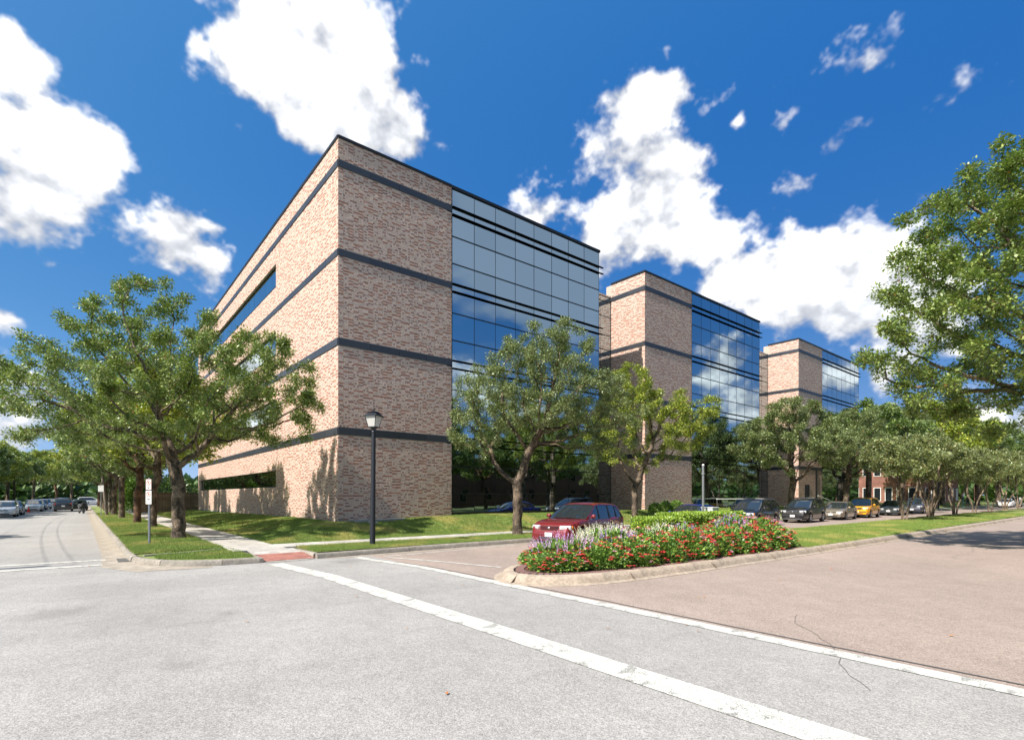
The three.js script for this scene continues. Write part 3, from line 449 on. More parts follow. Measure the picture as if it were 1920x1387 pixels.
// ---------------------------------------------------------------- trees: limbs grown towards points in the crown's volume, leaves on the twigs
function growTree({ seed, trunkH, trunkR, lobes, n, step = 0.42, infl = 9, kill = 0.8, stems = 1, spread = 0, lean = [0, 0], keep, jitter = 0.28 }) {
  const r = mulberry(seed), A = [];
  let guard = 0; const vol = lobes.map((l) => l[3] * l[4] * l[5]), tot = vol.reduce((a, b) => a + b);
  while (A.length < n && guard++ < n * 40) {
    let k = r() * tot, i = 0; while (k > vol[i]) k -= vol[i++];
    const l = lobes[i], u = r() * 2 - 1, t = r() * 6.283, q = Math.pow(r(), 0.42), s = Math.sqrt(1 - u * u), p = [l[0] + l[3] * q * s * Math.cos(t), l[1] + l[4] * q * u, l[2] + l[5] * q * s * Math.sin(t)];
    if (0.6 * n3(p[0] * 0.6 + seed, p[1] * 0.75, p[2] * 0.6) + 0.4 * n3(p[0] * 1.5 + seed, p[1] * 1.6, p[2] * 1.5) < 0.40) continue;      // gaps between clumps
    if (keep && !keep(p)) continue; A.push(p);
  }
  const P = [], par = [];
  for (let s = 0; s < stems; s++) {
    const a = s / stems * 6.283 + seed, ox = stems > 1 ? Math.cos(a) * 0.14 : 0, oz = stems > 1 ? Math.sin(a) * 0.14 : 0; let prev = -1;
    for (let y = 0, i = 0; y <= trunkH + 1e-6; y += step * 0.8, i++) { const f = y / trunkH; P.push([ox + Math.cos(a) * spread * f * f + lean[0] * f + (i ? (r() - 0.5) * trunkR * 0.25 : 0), y, oz + Math.sin(a) * spread * f * f + lean[1] * f + (i ? (r() - 0.5) * trunkR * 0.25 : 0)]); par.push(prev); prev = P.length - 1; }
  }
  const near = new Int32Array(A.length).fill(-1), nd = new Float64Array(A.length).fill(1e9), alive = new Uint8Array(A.length).fill(1);
  const look = (from) => { for (let a = 0; a < A.length; a++) if (alive[a]) for (let j = from; j < P.length; j++) { if (P[j][1] < trunkH * 0.86) continue; const d = (A[a][0] - P[j][0]) ** 2 + (A[a][1] - P[j][1]) ** 2 + (A[a][2] - P[j][2]) ** 2; if (d < nd[a]) { nd[a] = d; near[a] = j; } } };
  look(0);
  for (let it = 0; it < 90; it++) {
    const pull = new Map();
    for (let a = 0; a < A.length; a++) { if (!alive[a] || nd[a] > infl * infl) continue; const j = near[a], l = Math.sqrt(nd[a]) || 1, v = pull.get(j) ?? [0, 0, 0]; v[0] += (A[a][0] - P[j][0]) / l; v[1] += (A[a][1] - P[j][1]) / l; v[2] += (A[a][2] - P[j][2]) / l; pull.set(j, v); }
    if (!pull.size) break; const from = P.length;
    for (const [j, v] of pull) { let x = v[0], y = v[1], z = v[2]; const l = Math.hypot(x, y, z) || 1; x = x / l + (r() - 0.5) * jitter * 2; y = y / l + (r() - 0.5) * jitter * 2; z = z / l + (r() - 0.5) * jitter * 2; const m = Math.hypot(x, y, z) || 1; P.push([P[j][0] + x / m * step, P[j][1] + y / m * step, P[j][2] + z / m * step]); par.push(j); }
    look(from); for (let a = 0; a < A.length; a++) if (alive[a] && nd[a] < kill * kill) alive[a] = 0;
    if (P.length > 9000) break;
  }
  const R = new Float64Array(P.length), kids = new Int32Array(P.length), e = 2.05;
  for (let i = P.length - 1; i >= 0; i--) { if (!kids[i]) R[i] = 0.007 ** e; if (par[i] >= 0) { R[par[i]] += R[i]; kids[par[i]]++; } }
  for (let i = 0; i < P.length; i++) R[i] = Math.pow(R[i], 1 / e);
  const k = trunkR / R[0]; for (let i = 0; i < P.length; i++) R[i] = Math.max(0.006, R[i] * (R[i] > 0.02 ? k : lerp(1, k, R[i] / 0.02)));
  return { P, par, R, kids, trunkR, r };
}
function limbs({ P, par, R, trunkR }, minR = 0.0075, flare = 1.25) {
  const pos = [], idx = [], uv = [], V = THREE.Vector3, up = new V(0, 1, 0), d = new V(), q = new THREE.Quaternion(), v = new V();
  for (let i = 0; i < P.length; i++) {
    const p = par[i]; if (p < 0 || R[i] < minR) continue;
    const a = P[p], b = P[i], n = R[i] > 0.1 ? 12 : R[i] > 0.03 ? 7 : 4; d.set(b[0] - a[0], b[1] - a[1], b[2] - a[2]); const len = d.length(); q.setFromUnitVectors(up, d.normalize()); const base = pos.length / 3;
    const ra = Math.min(R[p], R[i] * 1.55) * (a[1] < 0.3 && par[p] < 0 ? flare : 1), rb = R[i];
    for (let e = 0; e < 2; e++) { const rad = e ? rb : ra, c = e ? b : a, ext = (e ? 0.25 : -0.1) * rad; for (let j = 0; j <= n; j++) { const t = j / n * 6.2832; v.set(Math.cos(t) * rad, ext, Math.sin(t) * rad).applyQuaternion(q); pos.push(c[0] + v.x, c[1] + v.y, c[2] + v.z); uv.push(j / n * Math.max(0.12, rad * 2), (c[1] + (e ? len : 0) * 0.0) * 0.5); } }
    for (let j = 0; j < n; j++) { const s = base + j; idx.push(s, s + n + 1, s + 1, s + 1, s + n + 1, s + n + 2); }
  }
  return buf(pos, idx, uv);
}
// leaves: small folded blades in sprays round the thin twigs
function leaves({ P, par, R, kids, r }, { count, size, twig = 0.02, rad = 0.34, color, below = 0 }) {
  const at = []; for (let i = 0; i < P.length; i++) if (par[i] >= 0 && R[i] < twig && P[i][1] > below) { at.push(i); if (!kids[i]) at.push(i, i); }
  const pos = new Float32Array(count * 12), col = new Float32Array(count * 12), idx = new Uint32Array(count * 6), nor = new Float32Array(count * 12);
  for (let k = 0; k < count; k++) {
    const i = at[Math.floor(r() * at.length)], t = r(), p = P[i], q = P[par[i]], u = r() * 2 - 1, th = r() * 6.283, s = Math.sqrt(1 - u * u), d = rad * Math.pow(r(), 0.7);
    const cx = lerp(q[0], p[0], t) + d * s * Math.cos(th), cy = lerp(q[1], p[1], t) + d * u * 0.8, cz = lerp(q[2], p[2], t) + d * s * Math.sin(th);
    // blade direction a (outward, drooping a little), width direction b
    let ax = s * Math.cos(th) + (r() - 0.5) * 1.2, ay = u * 0.6 + (r() - 0.5) * 1.0, az = s * Math.sin(th) + (r() - 0.5) * 1.2, l = Math.hypot(ax, ay, az) || 1; ax /= l; ay /= l; az /= l;
    let nx = (r() - 0.5) * 1.5, ny = 0.9 + 0.3 * r(), nz = (r() - 0.5) * 1.5; let bx = ay * nz - az * ny, by = az * nx - ax * nz, bz = ax * ny - ay * nx; l = Math.hypot(bx, by, bz) || 1; bx /= l; by /= l; bz /= l;
    nx = by * az - bz * ay; ny = bz * ax - bx * az; nz = bx * ay - by * ax;
    const L = size * (0.7 + 0.6 * r()), w = L * 0.29, f = w * 0.4, o = k * 12;
    pos.set([cx, cy, cz, cx + ax * L * 0.5 + bx * w - nx * -f, cy + ay * L * 0.5 + by * w + ny * f, cz + az * L * 0.5 + bz * w + nz * f, cx + ax * L, cy + ay * L, cz + az * L, cx + ax * L * 0.5 - bx * w + nx * f, cy + ay * L * 0.5 - by * w + ny * f, cz + az * L * 0.5 - bz * w + nz * f], o);
    idx.set([k * 4, k * 4 + 1, k * 4 + 2, k * 4, k * 4 + 2, k * 4 + 3], k * 6);
    const c = color(r, p); for (let j = 0; j < 4; j++) { col.set(c, o + j * 3); nor.set([nx, ny, nz], o + j * 3); }
  }
  const g = new THREE.BufferGeometry(); g.setAttribute('position', new THREE.BufferAttribute(pos, 3)); g.setAttribute('normal', new THREE.BufferAttribute(nor, 3)); g.setAttribute('color', new THREE.BufferAttribute(col, 3)); g.setAttribute('uv', new THREE.BufferAttribute(new Float32Array(count * 8), 2)); g.setIndex(new THREE.BufferAttribute(idx, 1)); return g;
}
const green = (a, b, c, dry = 0.02) => (r) => { const t = r(), v = 0.72 + 0.6 * r(); if (r() < dry) return [0.30 * v, 0.13 * v, 0.03 * v]; const q = t < 0.6 ? a.map((x, i) => lerp(x, b[i], t / 0.6)) : b.map((x, i) => lerp(x, c[i], (t - 0.6) / 0.4)); return q.map((x) => x * v * 2.2); };
const oakGreen = green([0.065, 0.105, 0.025], [0.12, 0.165, 0.035], [0.21, 0.24, 0.055], 0.012), darkOak = green([0.06, 0.10, 0.028], [0.10, 0.145, 0.035], [0.17, 0.205, 0.05], 0.01), limeGreen = green([0.09, 0.13, 0.025], [0.17, 0.21, 0.03], [0.32, 0.32, 0.045], 0.02), silverOak = green([0.075, 0.105, 0.04], [0.13, 0.16, 0.06], [0.21, 0.24, 0.10], 0.01), crapeGreen = green([0.08, 0.11, 0.04], [0.14, 0.165, 0.06], [0.22, 0.22, 0.09], 0.025);
const ORD = ['first', 'second', 'third', 'fourth', 'fifth', 'sixth', 'seventh', 'eighth', 'ninth', 'tenth', 'eleventh', 'twelfth', 'thirteenth', 'fourteenth', 'fifteenth', 'sixteenth', 'seventeenth', 'eighteenth'];
const CAM_TURN = -0.6857;
function tree(name, label, x, y, z, turn, grow, leaf, bark, group) {
  const g = thing(name, label, 'tree', x, y - 0.03, z, turn, group);
  const c = Math.cos(turn), s = Math.sin(turn), world = (p) => [x + p[0] * c + p[2] * s, y + p[1], z - p[0] * s + p[2] * c];
  const t = growTree({ ...grow, keep: grow.clip && ((p) => grow.clip(...world(p))) });
  add('trunk', limbs(t, grow.minR), bark, g); add('crown', leaves(t, leaf), M.leaf, g);
  return g;
}
const treeX = -6.3, gyT = (x, z) => lawnY(x, z);
tree('oak_tree', 'large spreading oak tree on the corner verge beside the parking sign', -6.33, gyT(-6.33, -0.4), -0.4, CAM_TURN,
  { seed: 11, trunkH: 2.4, trunkR: 0.235, lobes: [[-0.6, 5.9, 0, 6.0, 2.6, 4.6], [-1.4, 8.6, 0, 3.0, 2.0, 3.0], [3.4, 5.9, 0, 2.6, 2.5, 2.6], [-5.0, 5.6, 0, 2.4, 2.2, 2.6]], n: 2000, step: 0.34, kill: 0.52, clip: (x, y, z) => x < -0.9 && y > 3.3 },
  { count: 118000, size: 0.10, rad: 0.27, color: oakGreen, below: 2.6 }, M.bark);
tree('oak_tree', 'tall oak tree behind the red car before the first glass front', 5.74, gyT(5.74, 6.28), 6.28, CAM_TURN,
  { seed: 23, trunkH: 2.5, trunkR: 0.21, lobes: [[0.8, 6.3, 0, 3.9, 2.5, 3.3], [1.6, 8.3, 0, 2.1, 1.5, 2.0], [-0.4, 8.2, 0, 1.2, 1.1, 1.2], [-1.8, 4.6, 0, 1.9, 1.2, 1.8], [3.7, 5.4, 0, 2.3, 2.2, 1.9]], n: 1600, step: 0.3, kill: 0.45, clip: (x, y, z) => z > 0.7 && y > 3.0 },
  { count: 80000, size: 0.09, rad: 0.25, color: silverOak, below: 2.6 }, M.bark);
tree('oak_tree', 'yellow green oak tree in front of the second brick wing', 17.45, gyT(17.45, 3.7), 3.7, CAM_TURN,
  { seed: 37, trunkH: 2.4, trunkR: 0.19, lobes: [[0.4, 5.8, 0.3, 3.8, 2.6, 3.2], [0, 8.4, 0.3, 2.0, 1.7, 2.0], [3.3, 6.4, 0.3, 2.5, 2.1, 2.2]], n: 1000, step: 0.34, kill: 0.56, clip: (x, y, z) => z > 0.5 && y > 2.8 },
  { count: 54000, size: 0.105, rad: 0.28, color: limeGreen, below: 2.4 }, M.bark);
const oak4 = tree('oak_tree', 'wide oak tree with forked trunk before the third brick wing', 39.0, gyT(39, 4), 4.0, CAM_TURN,
  { seed: 41, trunkH: 1.9, trunkR: 0.27, lobes: [[-0.3, 6.2, 0.6, 5.9, 2.8, 3.8], [-0.6, 8.6, 0.6, 3.2, 1.8, 2.8]], n: 1000, step: 0.42, kill: 0.7, clip: (x, y, z) => z > 0.5 && y > 3.0 },
  { count: 60000, size: 0.145, rad: 0.42, color: silverOak, below: 2.4 }, M.bark);
tree('oak_tree', 'huge live oak leaning in over the road from the right', 20, 0.13, 25.2, CAM_TURN,
  { seed: 53, trunkH: 3.4, trunkR: 0.42, lobes: [[-3.6, 9.4, 0.5, 7.2, 4.8, 5.0], [-7.4, 6.6, 0.5, 3.9, 2.4, 3.6], [-6.6, 10.0, 0.5, 3.4, 3.0, 3.0], [-5.6, 5.4, 0.5, 4.6, 1.7, 3.8]], n: 3400, step: 0.40, kill: 0.58, infl: 12, clip: (x, y, z) => y > 3.7 },
  { count: 175000, size: 0.115, rad: 0.31, color: oakGreen, below: 3.5 }, M.bark);
// a street oak used for the rows, in three makes
const rowOak = (seed, color, bark, label, x, z) => tree('oak_tree', label, x, gyT(x, z), z, 0.4, { seed, trunkH: 2.2, trunkR: 0.20, lobes: [[0, 5.6, 0, 4.4, 2.4, 4.4], [0.3, 7.4, 0.4, 2.8, 1.6, 2.8]], n: 700, step: 0.42, kill: 0.72, clip: (X, y) => y > 3.0 }, { count: 24000, size: 0.20, rad: 0.45, color, below: 2.2 }, bark, undefined);
const rowA = rowOak(61, limeGreen, M.bark, 'oak tree on the verge, second from the corner in the side street row', -6.3, -10.6);
const rowB = rowOak(67, oakGreen, M.barkRed, 'red barked oak tree on the verge, third from the corner in the side street row', -6.55, -17.2);
const rowC = rowOak(71, darkOak, M.bark, 'oak tree on the verge, fourth from the corner in the side street row', -6.9, -26.5);
const far = 'oak trees at the far end of the side street verge';
[[-7.0, -35.5, 1.1], [-7.0, -44, 0.95], [-7.1, -53, 1.05], [-7.0, -63, 1.0], [-7.0, -74, 1.1], [-7.0, -88, 1.1]].forEach(([x, z, s], i) => copyOf([rowA, rowC, rowB][i % 3], x, gyT(x, z) - 0.03, z, i * 1.3, s, ORD[i + 4] + ' oak tree from the corner in the side street verge row', far));
const west = 'trees along the far side of the side street';
[[-20.8, -9, 0.95], [-20.5, -38, 0.85], [-19.6, -47, 0.95], [-20.4, -55, 1.0], [-19.4, -63, 1.05], [-20.5, -71, 1.1], [-19.3, -80, 1.1], [-20.5, -90, 1.15], [-19, -100, 1.2], [-20, -111, 1.25], [-17, -124, 1.3], [-11, -136, 1.35], [-5, -140, 1.3], [1, -136, 1.3], [-27, -50, 1.2], [-28, -66, 1.25], [-28, -84, 1.3], [-14, -150, 1.5]].forEach(([x, z, s], i) => copyOf([rowC, rowB, rowA, rowC][i % 4], x, 0.1, z, i * 2.1, s, ORD[i] + ' leafy tree across the side street, counted from the crossing', west));
const rightRow = 'oak trees along the front pavement beyond the third wing';
[[51, 4.3, 1.2], [60, 3.6, 1.45], [73, 3.4, 1.6], [86, 4.2, 1.75], [98, 2.4, 1.8], [112, 4.5, 1.8], [128, 5, 1.9]].forEach(([x, z, s], i) => copyOf([oak4, rowC, oak4, rowA][i % 4], x, gyT(x, z) - 0.03, z, i * 1.7 + 0.3, i % 2 ? s : s * 0.85, i ? ORD[i - 1] + ' oak tree on the front lawn beyond the third glass front' : 'dark trunked oak tree beside the third glass front', i ? rightRow : undefined));
const south = 'trees across the wide road, mirrored in the glass';
for (let i = 0; i < 15; i++) copyOf([rowC, rowB, oak4][i % 3], -24 + i * 8.2 + rr(-1, 1), 0.1, (i < 3 ? 44 : 33) + rr(0, 5), i * 2.3, 1.1 + 0.3 * rng(), ORD[i] + ' street oak across the wide road, mirrored in the glass fronts', south);
[[140, 12, 1.5], [150, -2, 1.6], [160, 22, 1.7], [150, 30, 1.6], [175, 8, 1.8], [120, -12, 1.4], [96, -22, 1.4]].forEach(([x, z, s], i) => copyOf([rowC, rowB][i % 2], x, 0.1, z, i, s, ORD[i] + ' tall tree closing the view at the main road end', 'trees at the road end'));
// crape myrtles on the median, several stems each
const crape = tree('crape_myrtle', 'crape myrtle nearest the flower bed on the grass median', 34.3, medY(34.3, 13.4), 13.4, 0.2,
  { seed: 83, trunkH: 1.5, trunkR: 0.055, stems: 3, spread: 0.38, lobes: [[0, 4.4, 0, 2.7, 1.7, 2.6], [-1.6, 3.2, 0.4, 1.6, 0.8, 1.4]], n: 520, step: 0.3, kill: 0.5, minR: 0.006 }, { count: 14000, size: 0.15, rad: 0.3, color: crapeGreen, below: 1.9 }, M.barkPale, 'crape myrtles in a row on the median');
const crape2 = tree('crape_myrtle', 'twin stemmed crape myrtle, second along the median from the flower bed', 41.2, medY(41.2, 13.3), 13.3, 1.7,
  { seed: 89, trunkH: 1.7, trunkR: 0.06, stems: 4, spread: 0.5, lobes: [[0, 4.7, 0, 2.6, 1.9, 2.6]], n: 520, step: 0.3, kill: 0.5, minR: 0.006 }, { count: 14000, size: 0.15, rad: 0.3, color: crapeGreen, below: 1.9 }, M.barkPale, 'crape myrtles in a row on the median');
[[43.4, 12.9], [49.6, 13.2], [57.4, 13.2], [64.9, 13.2], [73.7, 13.2], [82.2, 13.3], [92, 13.5], [104, 13.5]].forEach(([x, z], i) => copyOf(i % 2 ? crape : crape2, x, medY(x, z), z, i * 1.9 + 0.5, 0.9 + 0.2 * rng(), ['third', 'fourth', 'fifth', 'sixth', 'seventh', 'eighth', 'ninth', 'tenth'][i] + ' crape myrtle along the median counted from the flower bed', 'crape myrtles in a row on the median'));
{ const geo = new THREE.SphereGeometry(1, 20, 8, 0, 6.2832, 0, 1.5); [[34.3, 13.4], [41.2, 13.3], [43.4, 12.9], [49.6, 13.2], [57.4, 13.2], [64.9, 13.2]].forEach(([x, z], i) => { const m = add('mulch_ring', geo, M.mulch); m.scale.set(1.0, 0.07, 0.85); m.position.set(x, medY(x, z) - 0.01, z); m.userData.kind = 'structure'; }); }

// ---------------------------------------------------------------- hedges, shrubs and flowers
function blob(seed, count, size, shell, color, flip) {   // leaves over a rounded volume; shell(u) gives a point and its outward direction
  const r = mulberry(seed), pos = [], col = [], idx = [];
  for (let k = 0; k < count; k++) {
    const [p, n] = shell(r); let a = [n[0] + (r() - 0.5) * 1.6, n[1] + (r() - 0.5) * 1.6 + 0.2, n[2] + (r() - 0.5) * 1.6], l = Math.hypot(...a) || 1; a = a.map((x) => x / l);
    const q = [r() - 0.5, r() - 0.5, r() - 0.5]; let b = [a[1] * q[2] - a[2] * q[1], a[2] * q[0] - a[0] * q[2], a[0] * q[1] - a[1] * q[0]]; l = Math.hypot(...b) || 1; const L = size * (0.7 + 0.6 * r()), w = L * 0.3; b = b.map((x) => x / l * w);
    const m = [0, 1, 2].map((i) => p[i] + a[i] * L * 0.5), o = pos.length / 3; pos.push(...p, ...m.map((x, i) => x + b[i]), ...p.map((x, i) => x + a[i] * L), ...m.map((x, i) => x - b[i])); idx.push(o, o + 1, o + 2, o, o + 2, o + 3); const c = color(r, p); for (let j = 0; j < 4; j++) col.push(...c);
  }
  const g = buf(pos, idx); g.setAttribute('color', new THREE.Float32BufferAttribute(col, 3)); return g;
}
const dome = (rx, h, rz, thick = 0.25) => (r) => { const u = r() ** 0.8, t = r() * 6.2832, s = Math.sqrt(1 - u * u * 0.98), k = 1 - thick * r() * r() + (n3(Math.cos(t) * 2 + rx * 9, u * 3, Math.sin(t) * 2) - 0.5) * 0.22; return [[rx * s * Math.cos(t) * k, h * (0.04 + 0.94 * u) * k, rz * s * Math.sin(t) * k], [s * Math.cos(t), u, s * Math.sin(t)]]; };
const bushGreen = green([0.04, 0.085, 0.018], [0.09, 0.16, 0.025], [0.19, 0.27, 0.05], 0), hedgeGreen = green([0.08, 0.14, 0.02], [0.16, 0.23, 0.03], [0.28, 0.33, 0.05], 0), darkBush = green([0.03, 0.055, 0.015], [0.05, 0.09, 0.02], [0.09, 0.14, 0.03], 0);
const flat = (c, s = 0.25) => (r) => { const v = 1 - s / 2 + s * r(); return c.map((x) => x * v); };
function heads(seed, n, shell, color, R, petals) {       // round flower heads of many small petals
  const r = mulberry(seed), pos = [], col = [], idx = [];
  for (let k = 0; k < n; k++) {
    const [p, d] = shell(r), c = color(r), rad = R * (0.7 + 0.6 * r()), ctr = [p[0] + d[0] * 0.05, p[1] + d[1] * 0.06 + 0.02, p[2] + d[2] * 0.05];
    for (let i = 0; i < petals; i++) { const t = r() * 6.283, u = r(), s = Math.sqrt(1 - u * u), q = [ctr[0] + rad * s * Math.cos(t), ctr[1] + rad * 0.55 * u, ctr[2] + rad * s * Math.sin(t)], w = rad * 0.55, o = pos.length / 3, e = r() * 6.28; for (let j = 0; j < 3; j++) { const f = e + j * 2.094; pos.push(q[0] + Math.cos(f) * w, q[1] + (r() - 0.5) * w, q[2] + Math.sin(f) * w); const v = 0.85 + 0.3 * r(); col.push(c[0] * v, c[1] * v, c[2] * v); } idx.push(o, o + 1, o + 2); }
  }
  const g = buf(pos, idx); g.setAttribute('color', new THREE.Float32BufferAttribute(col, 3)); return g;
}
function spikes(seed, n, rx, rz, h0, color, len) {       // upright flower spikes
  const r = mulberry(seed), pos = [], col = [], idx = [];
  for (let k = 0; k < n; k++) {
    const t = r() * 6.283, q = Math.sqrt(r()), bx = rx * q * Math.cos(t), bz = rz * q * Math.sin(t), lx = (r() - 0.5) * 0.14 + bx * 0.12, lz = (r() - 0.5) * 0.14 + bz * 0.12, L = len * (0.6 + 0.6 * r()), y0 = h0 * (1 - 0.35 * q * q), c = color(r);
    for (let i = 0; i < 16; i++) { const f = i / 16, y = y0 + L * f, w = 0.036 * (1 - f * 0.7), a = r() * 6.28, cx = bx + lx * f, cz = bz + lz * f, o = pos.length / 3, v = 0.8 + 0.4 * r(); pos.push(cx, y, cz, cx + Math.cos(a) * w, y + 0.02, cz + Math.sin(a) * w, cx + Math.cos(a + 1.1) * w, y - 0.008, cz + Math.sin(a + 1.1) * w); for (let j = 0; j < 3; j++) col.push(c[0] * v, c[1] * v, c[2] * v); idx.push(o, o + 1, o + 2); }
  }
  const g = buf(pos, idx); g.setAttribute('color', new THREE.Float32BufferAttribute(col, 3)); return g;
}
{
  const grp = 'flowering shrubs in the median bed';
  function shrub(seed, rx, h, rz, kind, label) {
    const g = thing('flowering_shrub', label, 'shrub', 0, 0.16, 0, 0, grp);
    stuff(add('foliage', blob(seed, 6000, 0.09, dome(rx, h, rz, 0.75), bushGreen), M.leaf, g));
    stuff(add('flowers', heads(seed + 1, 95, dome(rx * 1.02, h * 1.03, rz * 1.02, 0.02), (r) => (r() < (kind === 'pink' ? 0.5 : 0.14) ? [0.75, 0.35, 0.50] : [0.62 + 0.2 * r(), 0.012 + 0.02 * r(), 0.02 + 0.02 * r()]), 0.052, 12), M.petal, g));
    return g;
  }
  const red = 'red flowering shrub with green leaves in the median bed', reds = [shrub(201, 0.82, 0.82, 0.80, 'red', red), shrub(211, 0.92, 0.9, 0.85, 'red', red), shrub(221, 0.85, 0.86, 0.9, 'red', red)];
  // rows follow the kerb of the nose; the front row sits just behind the paver edging
  const spots = [[-0.55, 15.35, 0.9], [-0.05, 14.55, 0.88], [0.55, 15.6, 1.0], [0.9, 14.5, 0.95], [1.5, 15.75, 1.0], [2.2, 14.9, 1.05], [2.65, 15.85, 0.98], [3.4, 14.6, 1.05], [3.8, 15.85, 1.0], [4.9, 15.9, 0.98], [5.0, 14.7, 1.05], [6.0, 15.9, 1.0], [6.4, 14.9, 1.05], [7.0, 15.95, 1.02], [7.7, 15.1, 1.1], [8.1, 16.0, 1.05], [8.7, 15.2, 1.12], [9.0, 15.9, 0.98]];
  spots.forEach(([x, z, s], i) => { const o = i < 3 ? reds[i] : copyOf(reds[i % 3], 0, 0, 0, 0, 1, null, grp); o.position.set(x, 0.16, z); o.rotation.y = i * 2.4; o.scale.set(s, s * lerp(0.68, 0.95, sm(0.3, 3.4, x)) * (z < 15.4 ? lerp(0.84, 1.0, sm(5.5, 7.5, x)) : 0.95), s); o.userData.label = `red flowering shrub in the ${z > 15.4 ? 'front' : 'back'} row of the median bed, ${ORD[spots.slice(0, i).filter((q) => (q[1] > 15.4) === (z > 15.4)).length]} from the nose`; });
  const pink = shrub(231, 0.85, 0.9, 0.85, 'pink', 'pink and red flowering shrub at the right end of the bed'); pink.position.set(8.55, 0.16, 15.7); pink.scale.setScalar(1.08);
  function sage(seed, color, label, x, z, rx, rz, n, h, len) {
    const g = thing('flower_spikes', label, 'flower', x, 0.16, z, 0);
    stuff(add('foliage', blob(seed, 3600, 0.10, dome(rx, h, rz, 0.75), bushGreen), M.leaf, g)); stuff(add('flowers', spikes(seed + 1, n, rx, rz, h * 0.92, color, len), M.petal, g));
  }
  const purple = (r) => (r() < 0.5 ? [0.42, 0.27, 0.62] : [0.52, 0.34, 0.66]), lilac = (r) => (r() < 0.6 ? [0.62, 0.40, 0.66] : [0.5, 0.3, 0.62]), cream = (r) => (r() < 0.7 ? [0.78, 0.78, 0.62] : [0.62, 0.68, 0.40]);
  sage(241, lilac, 'lilac flower spikes at the nose end of the median bed', 0.0, 14.95, 0.95, 0.8, 95, 0.64, 0.30);
  sage(251, cream, 'cream white flower spikes in front of the red car', 2.2, 14.35, 1.0, 0.7, 220, 0.76, 0.32);
  sage(257, purple, 'purple and white flower spikes left of the bed centre', 1.65, 15.2, 0.6, 0.5, 60, 0.78, 0.28);
  sage(261, cream, 'creamy flower spikes beside the clipped hedge', 3.9, 15.15, 0.9, 0.6, 110, 0.80, 0.26);
  sage(271, purple, 'purple flower spikes in the bed middle below the hedge', 4.6, 15.35, 0.6, 0.5, 60, 0.80, 0.26);
  sage(281, purple, 'purple flower spikes near the right end of the bed', 7.2, 15.5, 0.6, 0.5, 100, 1.0, 0.28);
  // clipped hedge of three plants
  const slab = (w, h, d) => (r) => { const k = r(), f = r() - 0.5, e = r() - 0.5, b = (n3(f * 9 + w, e * 9, k * 3) - 0.5) * 0.16; const q = 1 - 0.45 * r() * r(); if (k < 0.42) return [[f * w, h * q + b * 0.6, e * d], [0, 1, 0]]; if (k < 0.80) return [[f * w, h * (0.5 + e), (k < 0.72 ? 0.5 : -0.5) * d * q + b], [0, 0.1, k < 0.72 ? 1 : -1]]; return [[(k < 0.9 ? 0.5 : -0.5) * w * q + b, h * (0.5 + f), e * d], [k < 0.9 ? 1 : -1, 0.1, 0]]; };
  [[6.9, 12.95, 2.0, 0.94, 'left section of the clipped green hedge behind the flowers'], [8.6, 12.9, 2.2, 1.06, 'middle section of the clipped green hedge behind the flowers'], [10.9, 12.9, 2.5, 1.06, 'right section of the clipped green hedge before the utility box']].forEach(([x, z, w, h, label], i) => {
    const g = thing('hedge', label, 'hedge', x, 0.17, z, 0, 'sections of the clipped hedge'); 
    stuff(add('foliage', blob(301 + i, 15000, 0.08, slab(w, h, 1.1), hedgeGreen), M.leaf, g));
  });
  // low shrubs on the lawn
  [[22.4, 1.7, 0.45, 'round shrub at the foot of the second wing, leftmost of three'], [23.9, 1.5, 0.5, 'round shrub at the foot of the second wing, middle of three'], [25.4, 1.4, 0.5, 'round shrub at the foot of the second wing, rightmost of three'], [28.6, 1.9, 0.4, 'small low shrub left of the white handrail']].forEach(([x, z, s, label], i) => { const g = thing('shrub', label, 'shrub', x, lawnY(x, z) - 0.02, z, i, 'shrubs at the foot of the building'); stuff(add('foliage', blob(331 + i, 1400, 0.11, dome(s * 1.1, s * 1.5, s), bushGreen), M.leaf, g)); });
  [[-5.6, -41, 1.1, 3.4, 'tall dark green columnar shrub left of the wooden fence'], [3, -41, 3.5, 4.5, 'dark foliage behind the wooden fence, right part'], [-2.4, -42.5, 2.8, 4.2, 'dark foliage behind the wooden fence, left part']].forEach(([x, z, s, h, label], i) => { const g = thing('tall_shrub', label, 'shrub', x, 0.2, z, i); stuff(add('foliage', blob(341 + i, 5200, 0.22, dome(s, h, s, 0.5), i ? darkBush : bushGreen), M.leaf, g)); });
}

// ---------------------------------------------------------------- vehicles; local frame: front towards +x, y up, wheels on y = 0
M.tyre = std({ color: rgb(0.012, 0.012, 0.013), roughness: 0.85 }); M.rim = std({ color: rgb(0.55, 0.55, 0.56), metalness: 0.9, roughness: 0.3 }); M.plastic = std({ color: rgb(0.02, 0.02, 0.022), roughness: 0.6 });
M.chrome = std({ color: rgb(0.72, 0.72, 0.73), metalness: 1, roughness: 0.15 }); M.lens = phys({ color: rgb(0.72, 0.74, 0.76), roughness: 0.12, metalness: 0.35, clearcoat: 1, clearcoatRoughness: 0.03 }); M.amber = phys({ color: rgb(0.75, 0.22, 0.02), roughness: 0.2, clearcoat: 1 }); M.redLens = phys({ color: rgb(0.45, 0.01, 0.01), roughness: 0.2, clearcoat: 1 });
M.carGlass = phys({ color: rgb(0.018, 0.024, 0.028), roughness: 0.04, clearcoat: 1, clearcoatRoughness: 0.02, ior: 1.6 }); M.seam = std({ color: rgb(0.008, 0.008, 0.008), roughness: 0.9 });
const paint = (r, g, b, metal = 0.25) => phys({ color: rgb(r, g, b), metalness: metal, roughness: 0.38, clearcoat: 1, clearcoatRoughness: 0.04 });
